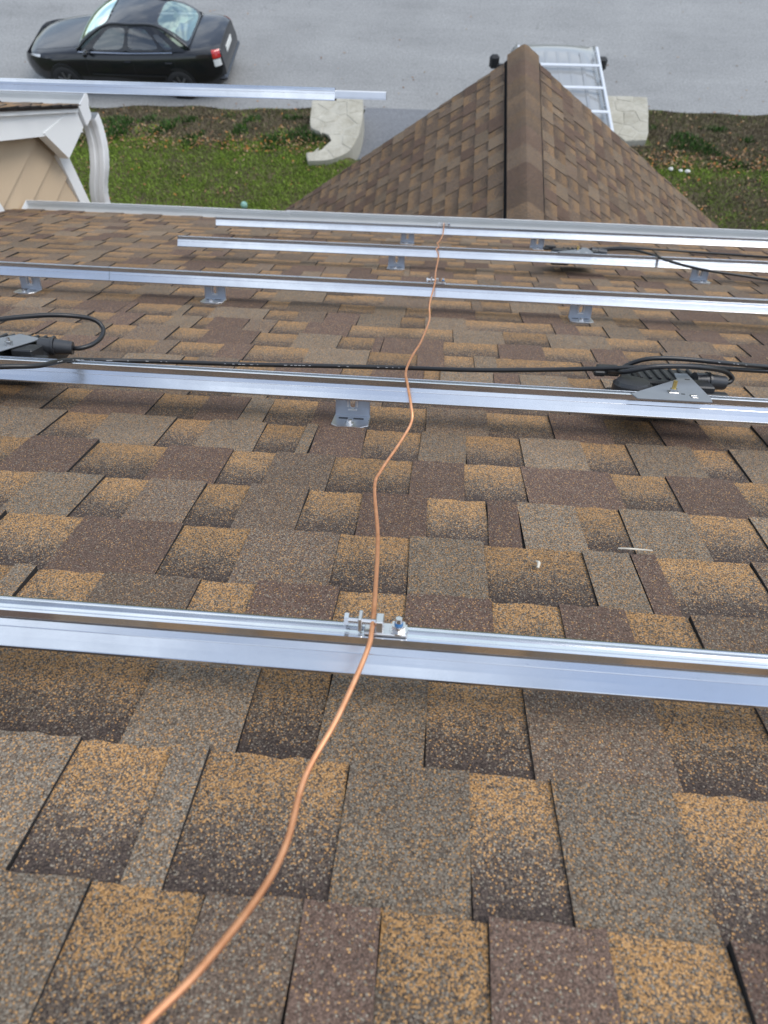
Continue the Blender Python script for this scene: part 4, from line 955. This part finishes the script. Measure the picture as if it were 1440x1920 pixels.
# ------------------------------------------------------------------ things on the lawn
pr = empty('vent_pipe', (-3.72, 10.72, 0)); tag(pr, 'short dark pipe with a pale green cap on the lawn', 'pipe')
MB().cyl((-3.72, 10.72, -.02), (-3.72, 10.72, .42), .050, n=20).make('pipe', M_BLK, pr)
b = MB(); b.cyl((-3.72, 10.72, .42), (-3.72, 10.72, .47), .060, n=20); b.cyl((-3.72, 10.72, .47), (-3.72, 10.72, .50), .058, .035, n=20); b.make('pipe_cap', simple('verdigris_cap', (.22, .40, .34), .6, 0, .15, 30), pr)
M_PALE = simple('white_stone', (.62, .62, .58), .7, 0, .08, 20, .2)
def pebble(c, r, seed, label):
    rr = random.Random(seed); V = []; F = []; N, K = 10, 6
    for j in range(K+1):
        ph = math.pi*j/K
        for i in range(N):
            th = 2*math.pi*i/N; q = r*(1+rr.uniform(-.12, .12)); V.append((c[0]+q*1.25*math.sin(ph)*math.cos(th), c[1]+q*math.sin(ph)*math.sin(th), c[2]+q*.75*math.cos(ph)))
    F = [(j*N+i, j*N+(i+1) % N, (j+1)*N+(i+1) % N, (j+1)*N+i) for j in range(K) for i in range(N)]
    tag(mesh_obj('white_stone', V, F, M_PALE, smooth=True), label, 'stone', 'white stones in the grass')
pebble((4.49, 12.78, lawn_h(4.49, 12.78)+.03), .042, 1, 'leftmost of three small white stones in the grass at right')
pebble((4.68, 12.74, lawn_h(4.68, 12.74)+.03), .036, 2, 'middle of three small white stones in the grass at right')
pebble((4.81, 12.72, lawn_h(4.81, 12.72)+.03), .045, 3, 'rightmost of three small white stones in the grass at right')

# ------------------------------------------------------------------ grass, weeds and leaves (uncountable)
def attr_material(name, rough=.8, trans=.0):
    k = NT(name); a = k.n('ShaderNodeAttribute', attribute_name='tint', outp=0); k.set(col=a, rough=rough, spec=.15)
    return k.m
M_GRASS = attr_material('grass_blades'); M_LEAF = attr_material('fallen_leaf')
def fast_mesh(name, V, tri, C, mat, kind, **kw):
    me = bpy.data.meshes.new(name); nv, nf = len(V), len(tri)
    me.vertices.add(nv); me.vertices.foreach_set('co', V.astype(np.float32).ravel()); me.loops.add(nf*3); me.loops.foreach_set('vertex_index', tri.astype(np.int32).ravel())
    me.polygons.add(nf); me.polygons.foreach_set('loop_start', np.arange(0, nf*3, 3, dtype=np.int32)); me.update(calc_edges=True)
    ca = me.color_attributes.new('tint', 'FLOAT_COLOR', 'POINT'); ca.data.foreach_set('color', np.hstack([C, np.ones((nv, 1))]).astype(np.float32).ravel())
    me.materials.append(mat); o = bpy.data.objects.new(name, me); COL.objects.link(o); tag(o, kind=kind, **kw); return o
def scatter(n, xr, yr, keep):
    out = []
    while len(out) < n:
        x = random.uniform(*xr); y = random.uniform(*yr)
        if keep(x, y): out.append((x, y))
    return out
def on_ground(x, y):
    if y > road_edge(x)-.06: return False
    if drive_l(y)-.02 < x < DR+.1: return False
    x, y = x/1.018, y/1.018
    if -2.98 < x < -1.75 and 13.25 < y < 14.5: return False
    if 3.2 < x < 4.12 and 13.3 < y < 14.7: return False
    if -2.4 < x < -1.8 and y > 12.45: return False
    if -2.8 < x < -2.3 and 12.3 < y < 12.6: return False
    return True
def greenness(x, y):
    g = .86+.55*nz(x, y, .6)+.55*nz(x+9, y, 1.9)+.3*nz(x, y+4, 4.5)
    if y > 13.15+.15*nz(x, 3., 1.3): g -= .66+.25*(y-13.15)
    if 12.75 < y < 13.25: g -= .12
    if x > 3: g -= .58
    if x > 3 and 12.55 < y < 12.85: g += .45
    return min(1, max(0, g))
pts = scatter(150000, (-9.5, 8.5), (9.6, 15.6), on_ground); N = len(pts); P = np.array(pts)
H = np.array([lawn_h(x, y) for x, y in pts]); Gn = np.array([greenness(x, y) for x, y in pts])
weeds = np.array([max(0, nz(x+31, y, 1.9)) for x, y in pts])*((P[:, 1] > 12.9) & (P[:, 1] < 14.6))
ht = rng.uniform(.025, .060, N)*(1+2.0*weeds); wd_ = rng.uniform(.004, .009, N)*(1+2*weeds); an = rng.uniform(0, 2*math.pi, N); ln = rng.uniform(.2, 1.2, N)*ht; la = rng.uniform(0, 2*math.pi, N)
b0 = np.stack([P[:, 0], P[:, 1], H-.004], 1); sdv = np.stack([np.cos(an), np.sin(an), np.zeros(N)], 1)*wd_[:, None]; tip = b0+np.stack([np.cos(la)*ln, np.sin(la)*ln, ht], 1); mid = (b0+tip)/2+np.array([0, 0, .006])
V = np.stack([b0-sdv, b0+sdv, mid+sdv*.8, mid-sdv*.8, tip], 1).reshape(-1, 3); k = np.arange(N)[:, None]*5; tri = np.concatenate([k+np.array([0, 1, 2]), k+np.array([0, 2, 3]), k+np.array([3, 2, 4])])
green = np.array([.195, .305, .040]); olive = np.array([.200, .210, .070]); straw = np.array([.230, .190, .120]); brown = np.array([.130, .105, .078]); dkg = np.array([.028, .060, .014])
u = rng.random(N); c = np.where((u < Gn)[:, None], green*(1-.4*rng.random(N))[:, None]+olive*(.4*rng.random(N))[:, None], np.where((rng.random(N) < .45)[:, None], straw, brown)); c = np.where(((weeds > .18) & (rng.random(N) < .75))[:, None], dkg*2.0*rng.uniform(.5, 1.2, N)[:, None], c); c = c*rng.uniform(.6, 1.35, N)[:, None]
fast_mesh('grass', V, tri, np.repeat(c, 5, 0), M_GRASS, 'stuff', label='short green and brown grass on the lawn and roadside bank', cat='grass')
def leaf_keep(x, y):
    if not on_ground(x, y): return False
    dens = .05
    if 12.75 < y < 13.6: dens = .75*math.exp(-((y-13.05)/.22)**2)+.18
    if y >= 13.6: dens = .05
    if x > 3 and y < 12.6: dens = .14
    return random.random() < dens*(.5+1.2*max(0, nz(x, y+5, 1.6)+.35))
pts = scatter(3200, (-10.5, 9.5), (8.8, 15.5), leaf_keep); N = len(pts); P = np.array(pts); H = np.array([lawn_h(x, y) for x, y in pts])+rng.uniform(.03, .06, N)
sz = rng.uniform(.014, .036, N); an = rng.uniform(0, 2*math.pi, N); ca_, sa_ = np.cos(an), np.sin(an)
shape = np.array([(-1, 0, .0), (-.35, .52, .18), (.35, .45, .12), (1, 0, .05), (.35, -.45, .20), (-.35, -.52, .10)]); tilt = rng.uniform(-.7, .7, N)
L = shape[None]*sz[:, None, None]; L[:, :, 2] += L[:, :, 0]*tilt[:, None]
V = np.stack([P[:, 0, None]+L[:, :, 0]*ca_[:, None]-L[:, :, 1]*sa_[:, None], P[:, 1, None]+L[:, :, 0]*sa_[:, None]+L[:, :, 1]*ca_[:, None], H[:, None]+L[:, :, 2]], 2).reshape(-1, 3)
k = np.arange(N)[:, None]*6; tri = np.concatenate([k+np.array(t) for t in ((0, 5, 1), (1, 5, 4), (1, 4, 2), (2, 4, 3))])
pal = np.array([(.42, .20, .085), (.36, .22, .12), (.50, .30, .17), (.26, .15, .085), (.46, .34, .20), (.55, .24, .07)]); c = pal[rng.integers(0, len(pal), N)]*rng.uniform(.40, .85, N)[:, None]
fast_mesh('fallen_leaves', V, tri, np.repeat(c, 6, 0), M_LEAF, 'stuff', label='fallen brown and orange leaves strewn over the bank and lawn', cat='leaves')
# leaves blown onto the road
def road_keep(x, y): return y > road_edge(x)+.05 and random.random() < math.exp(-(y-road_edge(x))/1.2)+.06
pts = scatter(140, (-10.5, 9.5), (14.8, 21.5), road_keep); N = len(pts); P = np.array(pts); H = np.full(N, ROADZ+.012)
sz = rng.uniform(.012, .030, N); an = rng.uniform(0, 2*math.pi, N); ca_, sa_ = np.cos(an), np.sin(an); L = shape[None]*sz[:, None, None]
V = np.stack([P[:, 0, None]+L[:, :, 0]*ca_[:, None]-L[:, :, 1]*sa_[:, None], P[:, 1, None]+L[:, :, 0]*sa_[:, None]+L[:, :, 1]*ca_[:, None], H[:, None]+L[:, :, 2]], 2).reshape(-1, 3)
k = np.arange(N)[:, None]*6; tri = np.concatenate([k+np.array(t) for t in ((0, 5, 1), (1, 5, 4), (1, 4, 2), (2, 4, 3))])
c = pal[rng.integers(0, len(pal), N)]*rng.uniform(.3, .8, N)[:, None]
fast_mesh('road_leaves', V, tri, np.repeat(c, 6, 0), M_LEAF, 'stuff', label='scattered small brown leaves on the grey road', cat='leaves')
